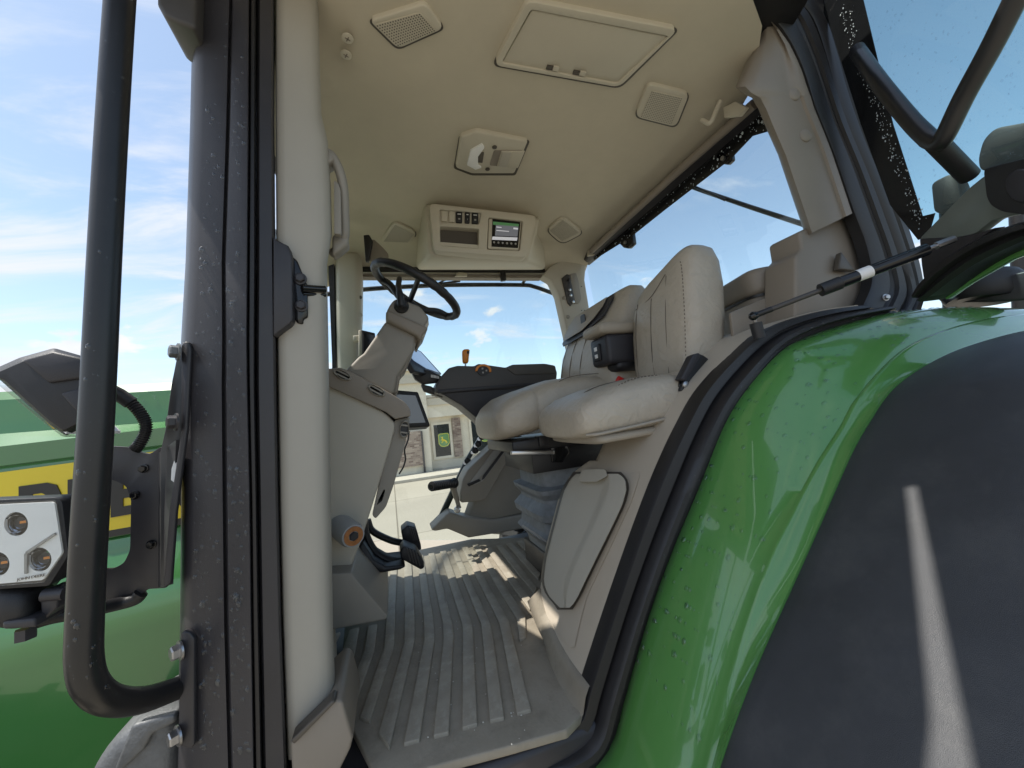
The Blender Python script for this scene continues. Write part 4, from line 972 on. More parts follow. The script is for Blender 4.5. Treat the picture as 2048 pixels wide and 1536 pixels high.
def stitch(pts, par, r=.0021, m=None, dash=True, spl=6):
    path = resample(catmull(pts, spl), 60); col_ = m or mat('stitch_thread', (.17, .145, .115), .7)
    if not dash: return tube('seam', path, r, mat('seam_line', (.12, .103, .083), .7), par, n=6)
    v = []; f = []
    for i in range(0, 58, 2):
        a, b = path[i], path[i+1]; d = (b-a).normalized(); n_ = d.cross(V((0, -1, .3))).normalized()*r; q = d.cross(n_).normalized()*r; b0 = len(v)
        for p in (a, b): v += [p+n_, p+q, p-n_, p-q]
        f += [[b0+j, b0+(j+1) % 4, b0+4+(j+1) % 4, b0+4+j] for j in range(4)]+[[b0, b0+1, b0+2, b0+3], [b0+4, b0+5, b0+6, b0+7]]
    o = obj('stitching', v, f, col_, par, smooth=0); o['kind'] = 'stuff'; return o
def passenger_seat():
    s = empty('passenger_seat', (.8, 1.22, 2.19), parent=T); s['label'] = 'beige leather passenger seat nearest the door'
    c = cushion('seat_cushion', [(.548, 1.235, 2.255, .14, .035, 3), (.555, 1.232, 2.262, .175, .050, 3.2), (.575, 1.228, 2.270, .192, .062, 3.6), (.62, 1.224, 2.280, .202, .074, 4), (.70, 1.222, 2.292, .207, .084, 4), (.80, 1.22, 2.302, .208, .090, 4), (.90, 1.22, 2.306, .206, .090, 4), (.98, 1.22, 2.302, .202, .086, 3.8), (1.03, 1.22, 2.296, .188, .076, 3.4), (1.055, 1.22, 2.29, .15, .055, 3)], LEATHER, s)
    cushion('seat_pan', [(.60, 1.222, 2.205, .17, .014, 4), (.62, 1.222, 2.204, .185, .018, 4), (.95, 1.222, 2.214, .19, .018, 4), (.99, 1.222, 2.216, .18, .014, 4)], LEATHER2, c)
    stitch([V((.585, 1.052, 2.22)), V((.60, 1.048, 2.27)), V((.64, 1.045, 2.33)), V((.72, 1.06, 2.371)), V((.82, 1.075, 2.389)), V((.95, 1.08, 2.385))], c)
    stitch([V((.557, 1.16, 2.215)), V((.560, 1.16, 2.27)), V((.60, 1.16, 2.335)), V((.70, 1.165, 2.377)), V((.9, 1.17, 2.397))], c, dash=False, r=.0018)
    tube('piping', [V((.57, 1.06, 2.222)), V((.60, 1.03, 2.223)), V((.7, 1.017, 2.232)), V((.85, 1.014, 2.245)), V((.97, 1.02, 2.25))], .005, LEATHER2, c, spl=6, n=8)
    b = rings = []
    # backrest: z rings, front face near x=1.0
    prof = [(2.335, 1.06, .05, .13), (2.345, 1.067, .068, .155), (2.375, 1.076, .086, .170), (2.45, 1.088, .099, .178), (2.58, 1.110, .108, .186), (2.71, 1.130, .108, .184), (2.80, 1.144, .100, .174), (2.855, 1.153, .085, .155), (2.885, 1.158, .064, .128), (2.90, 1.16, .034, .09)]
    rings = []
    for z, xc, hx, hy in prof:
        r = superring(V((xc, 1.225, z)), V((1, 0, 0)), V((0, 1, 0)), hx, hy, 3.6, 32)
        r = [V((p.x, p.y, p.z-max(0, p.y-1.06)*.30*max(0, (z-2.5)/.37)**2)) for p in r]
        rings.append(r)
    bk = loft('backrest', rings, LEATHER, s, smooth=80)
    def ff(y, z, d=.001):
        zo = z+max(0, y-1.06)*.30*max(0, (z-2.5)/.37)**2
        for (z0, x0, h0, w0), (z1, x1, h1, w1) in zip(prof, prof[1:]):
            if z0 <= z <= z1:
                t = (z-z0)/(z1-z0); xc = x0+(x1-x0)*t; hx = h0+(h1-h0)*t; hy = w0+(w1-w0)*t
                k = min(1, abs(y-1.225)/hy); return V((xc-hx*(1-k**3.6)**(1/3.6)-d, y, z-(zo-z)))
        return V((1.03, y, z))
    for y in (1.34, 1.235): stitch([ff(y, 2.37), ff(y, 2.5), ff(y, 2.65), ff(y+.0, 2.76 if y > 1.3 else 2.73)], bk, dash=False, r=.0019)
    stitch([ff(1.355, 2.735), ff(1.24, 2.74), ff(1.16, 2.80)], bk, dash=False, r=.0016)
    stitch([ff(1.155, 2.79), ff(1.15, 2.6), ff(1.155, 2.4)], bk, dash=False, r=.0012)
    stitch([ff(1.085, 2.39), ff(1.075, 2.5), ff(1.072, 2.6), ff(1.075, 2.7), ff(1.085, 2.78), ff(1.10, 2.825)], bk)
    # belt buckle and hinge bracket at the near side
    bu = pslab('buckle_stalk', [(1388, 712), (1397, 706), (1408, 710), (1425, 722), (1384, 788), (1362, 782), (1366, 768)], 1.0, .03, BLACKP, s, bevel=.006)
    pslab('buckle_boot', [(1386, 710), (1398, 705), (1402, 712), (1372, 762), (1362, 758)], .99, .03, CHARD, s, r=3, bevel=.006)
    pslab('hinge_bracket', [(1362, 762), (1385, 768), (1398, 782), (1380, 798), (1372, 786), (1358, 772)], 1.01, .04, GLOSSB, s, bevel=.004)
    lathe('hinge_pivot', P(1370, 770, Y=1.0), (0, -1, 0), [(.012, 0), (.012, .006), (.006, .01)], STEEL, s, n=14)
passenger_seat()

def operator_seat():
    s = empty('operator_seat', (.8, 1.77, 1.55), parent=T); s['label'] = 'beige leather operator seat on an air suspension'
    c = cushion('seat_cushion', [(.418, 1.76, 2.27, .17, .04, 3), (.425, 1.76, 2.275, .21, .062, 3), (.45, 1.76, 2.288, .238, .082, 3.2), (.50, 1.76, 2.305, .250, .098, 3.6), (.575, 1.76, 2.322, .254, .104, 3.8), (.60, 1.76, 2.326, .252, .102, 3.8), (.606, 1.76, 2.328, .249, .099, 3.8), (.612, 1.76, 2.331, .252, .103, 3.8), (.70, 1.76, 2.350, .255, .106, 4), (.85, 1.76, 2.362, .255, .102, 4), (1.0, 1.76, 2.362, .25, .09, 4), (1.18, 1.76, 2.36, .24, .08, 3.5)], LEATHER, s)
    stitch([V((.70, 1.503, 2.32)), V((.71, 1.53, 2.42)), V((.78, 1.545, 2.452)), V((.9, 1.55, 2.46)), V((1.05, 1.55, 2.45))], c, dash=False, r=.0018)
    stitch([V((.50, 1.98, 2.385)), V((.60, 1.98, 2.418)), V((.75, 1.975, 2.444)), V((.95, 1.97, 2.452))], c, dash=False, r=.0018)
    prof = [(2.34, 1.02, .07, .25), (2.37, 1.025, .095, .275), (2.43, 1.035, .108, .285), (2.50, 1.05, .116, .287), (2.60, 1.075, .115, .286), (2.70, 1.115, .106, .280), (2.78, 1.15, .092, .27), (2.84, 1.172, .074, .255), (2.868, 1.18, .055, .235), (2.882, 1.185, .03, .20)]
    rings = [superring(V((xc, 1.742, z)), V((1, 0, 0)), V((0, 1, 0)), hx, hy, 4.5, 32) for z, xc, hx, hy in prof]
    bk = loft('backrest', rings, LEATHER, s, smooth=80)
    def ff(y, z, d=0):
        for (z0, x0, h0, _), (z1, x1, h1, _) in zip(prof, prof[1:]):
            if z0 <= z <= z1: t = (z-z0)/(z1-z0); return V((x0+(x1-x0)*t-h0-(h1-h0)*t-d-.0015, y, z))
        return V((1.1, y, z))
    for y in (1.94, 1.84, 1.72): stitch([ff(y, 2.44), ff(y, 2.54), ff(y-.01, 2.64), ff(y-.02, 2.73)], bk, dash=False, r=.0019)
    # head panel with black surround
    o_ = [ff(2.005, 2.70, .003), ff(2.005, 2.80, .003), ff(1.97, 2.853, .003), ff(1.60, 2.86, .003), ff(1.56, 2.82, .003), ff(1.58, 2.74, .003), ff(1.66, 2.72, .003), ff(1.74, 2.685, .003), ff(1.97, 2.675, .003)]
    slab('back_surround', o_, (-.012, 0, -.004), CHARD, bk, bevel=.004)
    i_ = [ff(1.985, 2.72, .018), ff(1.985, 2.80, .018), ff(1.955, 2.848, .018), ff(1.63, 2.853, .018), ff(1.62, 2.80, .018), ff(1.66, 2.755, .018), ff(1.75, 2.715, .018), ff(1.96, 2.705, .018)]
    hp = slab('back_panel', i_, (-.012, 0, -.004), LEATHER2, bk, bevel=.008, seg=3)
    pc = ff(1.775, 2.775, .031)
    slab('seat_emblem', rounded([pc+V((.012*0, a, b)) for a, b in ((.024, .028), (-.024, .028), (-.024, -.028), (.024, -.028))], .012, 3), (-.005, 0, 0), CHARD, hp)
    # armrest
    ar = box('armrest', (1.03, 1.475, 2.548), (.25, .15, .13), CHARD, s, bevel=.02, seg=3)
    box('armrest_pad', (1.02, 1.475, 2.64), (.29, .165, .05), LEATHER2, ar, bevel=.02, seg=3)
    box('armrest_wedge', (1.05, 1.475, 2.475), (.2, .13, .05), BLACKP, ar, bevel=.02)
    sw = box('armrest_switch', (.902, 1.485, 2.545), (.01, .055, .075), BLACKP, ar, bevel=.003)
    for dz in (.016, -.016): box('switch_mark', (.896, 1.485, 2.545+dz), (.004, .022, .018), WHITE, sw, bevel=.002)
    # buckle
    bu = box('belt_buckle', (1.0, 1.465, 2.385), (.05, .03, .06), BLACKP, s, ry=.5, bevel=.006)
    box('release_button', (.985, 1.462, 2.412), (.035, .022, .03), RED, bu, ry=.5, bevel=.005)
    # mechanism and suspension
    mech = box('slide_mechanism', (.78, 1.76, 2.175), (.60, .44, .05), RUBBER, s, bevel=.006)
    for i in range(14): box('mechanism_piece', (.50+random.random()*.12, 1.53+random.random()*.44, 2.14+random.random()*.05), (.02+random.random()*.05, .02+random.random()*.04, .02+random.random()*.03), random.choice((RUBBER, BLACKM, BLACKP)), mech, bevel=.002)
    pslab('slide_handle', [(1024, 902), (1109, 901), (1109, 909), (1023, 910)], 1.50, .02, SILVER, mech, bevel=.003)
    pslab('pivot_plate', [(1100, 880), (1130, 878), (1140, 905), (1126, 925), (1104, 925)], 1.56, .05, GLOSSB, mech, bevel=.004)
    box('upper_frame', (.80, 1.78, 2.10), (.46, .42, .10), RUBBER, mech, bevel=.004)
    z = [2.05, 1.975, 1.965, 1.945, 1.915, 1.90, 1.86, 1.83, 1.815, 1.775, 1.75, 1.735, 1.70, 1.66]
    hw = [.20, .20, .235, .23, .205, .205, .24, .235, .21, .215, .235, .225, .195, .19]
    rings = []
    for zz, h in zip(z, hw):
        rings.append(superring(V((.83, 1.80, zz)), V((1, 0, 0)), V((0, 1, 0)), h, h*.93, 9, 40))
    bl = loft('suspension_bellows', rings, BELLOW, s, smooth=25)
    bb = box('suspension_base', (.84, 1.80, 1.60), (.42, .40, .13), TAUPED, s, bevel=.006)
    pslab('base_edge', [(1047, 1050), (1100, 1086), (1100, 1090), (1046, 1054)], 1.60, .01, TRAY, bb)
operator_seat()

# ---- right hand armrest console with screens
def control_arm():
    Y0, Y1 = 2.12, 2.36
    a = empty('control_arm', P(1000, 780, Y=2.24), parent=T); a['label'] = 'charcoal control armrest with orange lever'
    top = [(871, 775), (880, 757), (897, 736), (915, 731), (949, 732), (957, 727), (1012, 735), (1022, 730), (1090, 728), (1110, 731), (1115, 745), (1113, 765), (1020, 778), (872, 786)]
    pslab('arm_cover', top, Y0, Y1-Y0, CHAR, a, r=4, bevel=.02, seg=4)
    low = [(876, 786), (1112, 765), (1110, 772), (1020, 800), (985, 850), (960, 842), (925, 812), (888, 790)]
    pslab('arm_base', low, Y0+.012, Y1-Y0-.02, CHARD, a, bevel=.012, seg=3)
    pslab('arm_strip', [(876, 779), (1112, 762), (1112, 767), (876, 787)], Y0-.004, .02, CHARD, a, bevel=.003)
    pslab('arm_pad', [(1013, 737), (1024, 729), (1090, 727), (1111, 731), (1114, 747), (1030, 750)], Y0-.006, .2, mat('arm_pad_leather', (.075, .07, .062), .5, bump=.3, bscale=400), a, r=4, bevel=.012, seg=3)
    pslab('arm_support', [(930, 812), (985, 820), (1010, 835), (1040, 880), (1000, 885), (960, 850)], 2.18, .14, CHARD, a, bevel=.01)
    # lever
    lv = rod('lever_stem', P(931, 733, Y=2.24), P(931, 724, Y=2.24), .005, STEEL, a)
    loft('lever_grip', [superring(P(x, y, Y=2.24), V((1, 0, 0)), V((0, 1, 0)), h, h*.8, 3, 16) for x, y, h in ((931, 727, .012), (931, 724, .018), (931, 715, .020), (931.5, 705, .023), (932, 701, .022), (932, 699, .014))], ORANGE, lv, smooth=80)
    pslab('lever_button', [(934, 701), (939, 702), (938, 708), (934, 707)], 2.22, .012, BLACKP, lv, bevel=.002)
    # dial
    cpt = (967, 741)
    ring = [P(cpt[0]+math.cos(t)*16, cpt[1]+math.sin(t)*13, Y=Y0-.012) for t in [math.pi+math.pi*i/14*1.12-.1 for i in range(15)]]
    rin = [P(cpt[0]+math.cos(t)*11.5, cpt[1]+math.sin(t)*9, Y=Y0-.012) for t in [math.pi+math.pi*i/14*1.12-.1 for i in range(15)]]
    dl = slab('throttle_dial', ring+rin[::-1], (0, .03, 0), ORANGE, a, bevel=.002)
    slab('dial_face', [P(cpt[0]+math.cos(t)*12, cpt[1]+math.sin(t)*10, Y=Y0-.008) for t in [2*math.pi*i/20 for i in range(20)]], (0, .03, 0), BLACKP, dl)
    for x, y in ((965, 737), (966, 745), (973, 741)): slab('dial_mark', [P(x+dx, y+dy, Y=Y0-.010) for dx, dy in ((-1.6, -1.6), (1.6, -1.6), (1.6, 1.6), (-1.6, 1.6))], (0, .004, 0), TRAY, dl)
    # tilted tablet on the arm
    tb = empty('arm_display', P(845, 725, Y=2.3), parent=T); tb['label'] = 'tilted touch display at the front of the control arm'
    pl = ((0.85, -0.35, 0.40), V((0.85, -0.35, 0.40)).dot(P(850, 722, Y=2.35)))
    pslab('display_case', [(812, 712), (826, 694), (842, 702), (884, 748), (868, 752), (830, 742)], 0, -.03, CHARD, tb, pl=pl, bevel=.006)
    pslab('display_glass', [(817, 710), (826, 698), (840, 704), (877, 745), (852, 737), (828, 722)], 0, .003, SCRBLUE, tb, pl=(pl[0], pl[1]+.012), smooth=0)
    pslab('display_frame', [(798, 722), (812, 708), (822, 716), (858, 742), (838, 752), (824, 745)], 2.24, .03, COLUMN, tb, bevel=.005)
    kp = pslab('key_pad', [(824, 746), (838, 736), (860, 741), (884, 752), (880, 764), (846, 768), (830, 758)], 2.2, .05, BLACKP, tb, bevel=.006)
    for i in range(6): pslab('key', [(862+i*2.8, 749+i*.6), (864+i*2.8, 749.4+i*.6), (864+i*2.8, 755+i*.5), (862+i*2.8, 754.6+i*.5)], 2.192, .006, WHITE, kp)
    pslab('display_arm', [(842, 768), (862, 772), (890, 790), (886, 796), (848, 782)], 2.22, .05, CHAR, tb, bevel=.008)
    # hanging monitor
    mn = empty('monitor', P(825, 818, Y=2.2), parent=T); mn['label'] = 'grey monitor hanging beside the front console'
    pslab('monitor_case', [(780, 779), (836, 784), (860, 850), (859, 853), (800, 856), (780, 850)], 2.25, .04, BLACKP, mn, r=3, bevel=.005)
    pslab('monitor_screen', [(780, 788), (831, 791), (851, 845), (790, 848)], 2.245, .004, SCRBLUE if False else mat('grey_screen', (.05, .06, .07), .08, emis=(.16, .19, .22), estr=.2), mn, smooth=0)
    pslab('monitor_edge', [(800, 856), (859, 852), (852, 858), (806, 862)], 2.26, .04, COLUMN, mn)
    tube('monitor_cable', [P(a, b, Y=2.2) for a, b in ((818, 862), (816, 880), (809, 900), (811, 918), (806, 935), (798, 948))], .0045, BLACKP, mn, spl=5, n=8)
    m2 = pslab('pillar_monitor', [(724, 660), (750, 666), (750, 700), (738, 720), (724, 720)], 2.36, .03, BLACKP, T, r=2, bevel=.005, label='small monitor on the right front pillar')
    pslab('monitor_back', [(717, 660), (725, 660), (725, 715), (717, 712)], 2.37, .05, BEIGE, m2, bevel=.004); pslab('monitor_bracket', [(706, 671), (719, 670), (719, 681), (706, 682)], 2.39, .05, BEIGE, m2, bevel=.004)
    pslab('monitor_screen', [(728, 666), (748, 671), (748, 712), (728, 714)], 2.356, .003, SCREEN, m2, smooth=0)
control_arm()

# ---- right side console under the window
def side_console():
    s = empty('side_console', (.75, 2.5, 1.55), parent=T); s['label'] = 'beige right side console with storage tray'
    # sloping tower
    tw = loft('console_tower', [[P(x, y, Y=Y) for x, y, Y in r] for r in (
        [(925, 1035, 2.56), (935, 1040, 2.50), (990, 1040, 2.46), (1075, 1020, 2.46), (1090, 1020, 2.62), (930, 1030, 2.64)],
        [(943, 985, 2.56), (955, 990, 2.50), (1010, 985, 2.46), (1085, 975, 2.46), (1100, 975, 2.62), (945, 980, 2.64)],
        [(968, 920, 2.56), (980, 920, 2.50), (1040, 900, 2.46), (1100, 890, 2.46), (1110, 890, 2.62), (970, 915, 2.64)],
        [(992, 862, 2.56), (1000, 862, 2.50), (1060, 850, 2.46), (1110, 840, 2.46), (1120, 840, 2.62), (994, 858, 2.64)])], COLUMN, s, bevel=.012)
    box_px = [(920, 985), (925, 960), (935, 940), (992, 886), (1006, 883), (1026, 893), (1024, 905), (970, 1000), (958, 1003), (922, 1006)]
    tr = pslab('storage_tray', box_px, 2.34, .16, COLUMN, s, r=4, bevel=.012, seg=3)
    pslab('tray_inset', [(938, 968), (942, 962), (994, 892), (1012, 896), (1008, 906), (966, 962), (950, 970)], 2.332, .03, TRAY, tr, r=3, bevel=.004)
    pslab('tray_slot', [(934, 968), (958, 958), (962, 962), (938, 973)], 2.328, .01, BLACKP, tr, bevel=.002)
    pslab('tray_trim', [(1010, 894), (1012, 899), (968, 958), (964, 960), (966, 952)], 2.327, .01, CHARD, tr)
    sk = pslab('console_skirt', [(862, 1060), (892, 1030), (900, 1024), (930, 1034), (985, 1040), (1052, 1028), (1060, 1056), (1000, 1066), (945, 1075), (938, 1076), (895, 1058), (870, 1063)], 2.44, .16, COLUMN, s, bevel=.012, seg=3)
    # vertical window edge bar with knobs
    bar = pslab('window_bar', [(864, 1052), (874, 1040), (900, 985), (930, 920), (962, 868), (970, 868), (940, 920), (912, 985), (884, 1046), (872, 1058)], 2.57, .03, mat('bar_green_black', (.015, .03, .027), .3), s, bevel=.004)
    for c in ((936, 922), (951, 901), (957, 888), (964, 874)):
        k = lathe('knob', P(*c, Y=2.53), (-.3, -1, .1), [(.012, -.03), (.012, 0), (.022, .003), (.022, .018), (.016, .022)], BLACKP, bar, n=10)
        lathe('knob_collar', P(c[0]-6, c[1]+4, Y=2.535), (-.3, -1, .1), [(.012, -.01), (.012, .006)], SILVER, k, n=10)
    # crank with a ribbed grip
    cr = empty('parking_crank', P(905, 1000, Y=2.36), parent=T); cr['label'] = 'grey crank lever with black ribbed grip'
    tube('crank_arm', [P(a, b, Y=y) for a, b, y in ((906, 962, 2.30), (908, 980, 2.32), (914, 1000, 2.36), (918, 1016, 2.38))], [.022, .016, .013, .015], COLUMN, cr, spl=5, n=10, flat=.7)
    lathe('crank_pivot', P(914, 1019, Y=2.37), (0, -1, 0), [(.02, 0), (.02, .012), (.012, .02)], SILVER, cr, n=16)
    a, b = P(908, 966, Y=2.28), P(862, 973, Y=2.14); n = 13; pr = []
    L = (b-a).length
    for i in range(n): pr += [(.0265, L*i/n), (.0265, L*(i+.6)/n), (.021, L*(i+.65)/n), (.021, L*(i+.95)/n)]
    gp = lathe('ribbed_grip', a, b-a, [(.03, -.006), (.03, 0)]+pr+[(.023, L)], BLACKP, cr, n=20)
    lathe('grip_end', b, b-a, [(.011, -.002), (.011, .004), (.006, .004)], GLOSSB, gp, n=14)
side_console()

# ---- exterior at the left: hood, lamps, brackets, rail
def hood():
    Yh = 1.38
    # stations along X at px 0 and px 345, rows down the side; Y offsets shape the skin
    rowsL = [(0, 760, 1.75), (0, 784, 1.42), (0, 800, 1.40), (0, 868, 1.385), (0, 893, 1.345), (0, 932, 1.345), (0, 935, 1.352), (0, 944, 1.345), (0, 1100, 1.345), (0, 1116, 1.35), (0, 1122, 1.338), (0, 1165, 1.330), (0, 1230, 1.292), (0, 1320, 1.27), (0, 1420, 1.272), (0, 1536, 1.305), (0, 1800, 1.40)]
    rowsR = [(345, 745, 1.75), (345, 765, 1.42), (345, 780, 1.40), (345, 842, 1.385), (345, 853, 1.345), (345, 887, 1.345), (345, 890, 1.352), (345, 897, 1.345), (345, 1040, 1.345), (345, 1053, 1.35), (345, 1058, 1.338), (345, 1085, 1.330), (345, 1140, 1.292), (345, 1215, 1.27), (345, 1300, 1.272), (345, 1420, 1.305), (345, 1700, 1.40)]
    a = [P(x, y, Y=yy) for x, y, yy in rowsL]; b = [P(x, y, Y=yy) for x, y, yy in rowsR]
    a[0] = V((a[1].x, 1.75, a[1].z+.004)); b[0] = V((b[1].x, 1.75, b[1].z+.004))
    rows = []
    for k in range(-2, 14):
        t = k/2.0 if k < 0 else k/4.0
        # t=0 at right station, 1 at left station, continuing to the front
        r = [q.lerp(p, t) for p, q in zip(a, b)]
        if t > 1.2:
            s = 1-.10*(t-1.2); r = [V((p.x, 1.75+(p.y-1.75)*s, p.z-.02*(t-1.2))) for p in r]
        rows.append(r)
    full = []
    for r in rows: full.append(r+[V((p.x, 3.5-p.y, p.z)) for p in reversed(r)])
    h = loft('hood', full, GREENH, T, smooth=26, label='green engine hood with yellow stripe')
    def on(px, py, off=.003): return P(px, py, Y=1.345-off)
    YT = lambda x: 944+(897-944)*x/345.0; YB = lambda x: 1100+(1040-1100)*x/345.0
    slab('yellow_stripe', [on(-30, YT(-30)+1), on(372, YT(372)+1), on(372, YB(372)), on(-30, YB(-30))], (0, .002, 0), YELLOW, h, smooth=0)
    slab('stripe_border', [on(-30, YB(-30)-1, .0035), on(372, YB(372)-1, .0035), on(372, YB(372)+12, .0035), on(-30, YB(-30)+13, .0035)], (0, .002, 0), DECALB, h, smooth=0)
    # lettering DEERE
    def glyph(ch):
        t = .21
        E_ = [(0, 0), (1, 0), (1, t), (.34, t), (.34, .40), (.9, .40), (.9, .61), (.34, .61), (.34, 1-t), (1, 1-t), (1, 1), (0, 1)]
        if ch == 'E': return [E_], []
        if ch == 'D': return [[(0, 0), (.66, 0), (.9, .08), (1, .28), (1, .72), (.9, .92), (.66, 1), (0, 1)]], [[(.32, t), (.55, t), (.67, .28), (.69, .4), (.69, .6), (.67, .72), (.55, 1-t), (.32, 1-t)]]
        if ch == 'R': return [[(0, 0), (.32, 0), (.32, .34), (.5, .34), (.68, 0), (1.03, 0), (.8, .38), (.96, .5), (1, .68), (.96, .9), (.78, 1), (0, 1)]], [[(.32, .54), (.62, .54), (.68, .6), (.68, .76), (.62, 1-t), (.32, 1-t)]]
    x = 37
    for ch, wd in (('D', 84), ('E', 72), ('E', 72), ('R', 78), ('E', 72)):
        def mp(u, v_): X_ = x+u*wd; t_ = YT(X_)+34-X_*.0; b_ = YB(X_)-26; return on(X_, b_+(t_-b_)*v_, .006)
        o_, hs = glyph(ch)
        holed('letter', [mp(*p) for p in o_[0]], [[mp(*p) for p in hh] for hh in hs], (0, .003, 0), DECALB, h, smooth=0)
        x += wd+14
    sp = []
    for _ in range(120):
        X_ = random.uniform(220, 345); y = random.uniform(772, 850); sp.append((P(X_, y, Y=1.395), V((-.05, -1, .2))))
    drops('water_drops', sp, h, .0015, .004, .5)
    tk = pslab('step_tank', [(170, 1545), (215, 1490), (262, 1450), (300, 1438), (352, 1425), (352, 1560), (330, 1640), (150, 1640)], 1.06, .2, CASTG, T, bevel=.03, seg=3, label='grey cast housing below the front pillar')
    pslab('housing_lip', [(262, 1452), (300, 1440), (352, 1427), (352, 1446), (302, 1470), (288, 1500), (240, 1545), (225, 1545)], 1.045, .05, CASTG, tk, bevel=.012)
hood()

def left_exterior():
    # hand rail
    YR = .78
    path = [P(252, -160, Y=YR), P(240, 0, Y=YR), P(224, 250, Y=YR), P(210, 500, Y=YR), P(195, 800, Y=YR-.002), P(178, 1080, Y=YR-.004), P(170, 1240, Y=YR-.006)]
    path = catmull(path, 4)
    path += catmull([P(170, 1240, Y=YR-.006), P(169, 1320, Y=YR-.004), P(183, 1372, Y=YR+.01), P(222, 1400, Y=YR+.05), P(285, 1400, Y=YR+.13), P(362, 1374, Y=YR+.235)], 6)[1:]
    hr = tube('hand_rail', path, .0208, TUBE, T, n=28, smooth=180, label='black tubular hand rail left of the front pillar')
    sp = []
    for _ in range(90):
        k = random.randrange(2, len(path)-8); p = path[k].lerp(path[k+1], random.random()); d = (CAM-p); d.z = 0; d = d.normalized()
        an = random.uniform(-.9, .9); n_ = V((d.x*math.cos(an)-d.y*math.sin(an), d.x*math.sin(an)+d.y*math.cos(an), 0)); sp.append((p+n_*.0206, n_))
    drops('water_drops', sp, hr, .0012, .004, .6)
    mp = pslab('rail_mount', [(361, 1268), (368, 1262), (380, 1265), (389, 1278), (389, 1490), (380, 1500), (355, 1490)], .985, .014, BLACKM, hr, r=4, bevel=.003)
    for c in ((362, 1300), (358, 1470)): hexbolt(P(*c, Y=.985), (-.75, -.6, 0), .014, STEEL, mp)
    # lamp bracket strap with two bolts and the folded plate
    st = pslab('bracket_strap', [(362, 690), (370, 682), (379, 684), (382, 700), (374, 860), (352, 1025), (342, 1165), (330, 1176), (326, 1170), (338, 1020), (362, 860)], .99, .012, BLACKM, T, bevel=.003, label='black bracket strap bolted to the front pillar')
    for c in ((358, 704), (354, 844)): hexbolt(P(*c, Y=.985), (-.8, -.55, .05), .014, CASTG if c[1] < 750 else BLACKM, st)
    pslab('strap_web', [(366, 684), (352, 720), (342, 770), (330, 860), (320, 905), (320, 1170), (330, 1175), (352, 1020), (374, 860), (380, 700)], 1.03, .01, mat('web_steel', (.045, .045, .047), .3, var=.1), st, bevel=.002)
    op = [(148, 898), (222, 892), (270, 895), (282, 905), (300, 908), (322, 893), (338, 900), (334, 1176), (296, 1178), (275, 1196), (215, 1215), (148, 1228)]
    hol = [(190, 962), (228, 960), (252, 972), (262, 1000), (260, 1100), (248, 1126), (226, 1138), (190, 1138)]
    plt_ = holed('lamp_bracket', [P(p.x, p.y, Y=1.06) for p in rounded(op, 5, 2)], [[P(p.x, p.y, Y=1.06) for p in rounded(hol, 8, 3)]], (0, .008, 0), BLACKM, T, bevel=.002, label='black plate bracket with a rounded cutout')
    for c in ((287, 937), (270, 990), (303, 1089)):
        b_ = hexbolt(P(*c, Y=1.058), (-.1, -1, 0), .007, GLOSSB, plt_); 
    slab('bracket_flange', [P(318, 905, Y=1.058), P(352, 880, Y=1.0), P(340, 1170, Y=1.0), P(316, 1176, Y=1.058)], (.004, .004, 0), MATS['web_steel'], plt_)
    slab('white_label', [P(*p, Y=1.0) for p in ((343, 938), (348, 922), (356, 936), (352, 968), (342, 960))], (.002, .002, 0), WHITE, st, smooth=0)
    # upper work lamp, seen from behind
    YL = .86
    ul = empty('work_lamp', P(90, 790, Y=YL), parent=T); ul['label'] = 'black work lamp tilted down, seen from its side'
    hs = [(-30, 745), (-5, 735), (40, 715), (108, 696), (165, 712), (175, 850), (132, 872), (100, 850), (-2, 758)]
    loft('lamp_housing', [[P(x, y, Y=Y)for x, y in rounded(q, 6, 3)] for Y, q in ((YL, [(x+(90-x)*.12, y+(780-y)*.12) for x, y in hs]), (YL+.02, hs), (YL+.11, hs), (YL+.15, [(x+(90-x)*.15, y+(780-y)*.15) for x, y in hs]))], BLACKP, ul, bevel=.006)
    pslab('housing_step', [(42, 720), (105, 702), (165, 716), (165, 756), (95, 766)], YL-.006, .02, CHARD, ul, bevel=.004)
    pslab('housing_step', [(118, 786), (165, 775), (168, 840), (140, 812)], YL-.006, .02, CHARD, ul, bevel=.004)
    pslab('lamp_lens', [(-6, 744), (0, 752), (130, 866), (132, 874), (120, 872), (92, 850), (-8, 768)], YL+.012, .13, LENS, ul, bevel=.003)
    pslab('lamp_strip', [(66, 816), (72, 818), (112, 856), (106, 858)], YL+.03, .08, YELLOW, ul); pslab('lamp_gasket', [(-6, 742), (2, 744), (134, 862), (132, 868), (0, 756)], YL+.008, .14, LENSW, ul)
    # corrugated cable
    cp = catmull([P(a, b, Y=1.02) for a, b in ((215, 778), (240, 790), (262, 806), (282, 828), (292, 850), (288, 872), (276, 892), (268, 900))], 22)
    tube('cable_conduit', cp, [.0115 if (i % 4) < 2 else .0090 for i in range(len(cp))], BLACKP, ul, n=12, smooth=30)
    tube('cable_boot', [P(208, 774, Y=1.0), P(238, 789, Y=1.015), P(262, 806, Y=1.02)], .0135, BLACKP, ul, n=12)
    # LED work lamp facing the viewer
    YE = .90
    le = empty('led_work_lamp', P(70, 1090, Y=YE), parent=T); le['label'] = 'square LED work lamp with white face and two round reflectors'
    hs = [(-60, 1002), (112, 995), (124, 1002), (136, 1105), (132, 1118), (98, 1172), (-60, 1182)]
    bk = [(-50, 1005), (130, 997), (148, 1000), (150, 1110), (146, 1130), (110, 1175), (-50, 1180)]
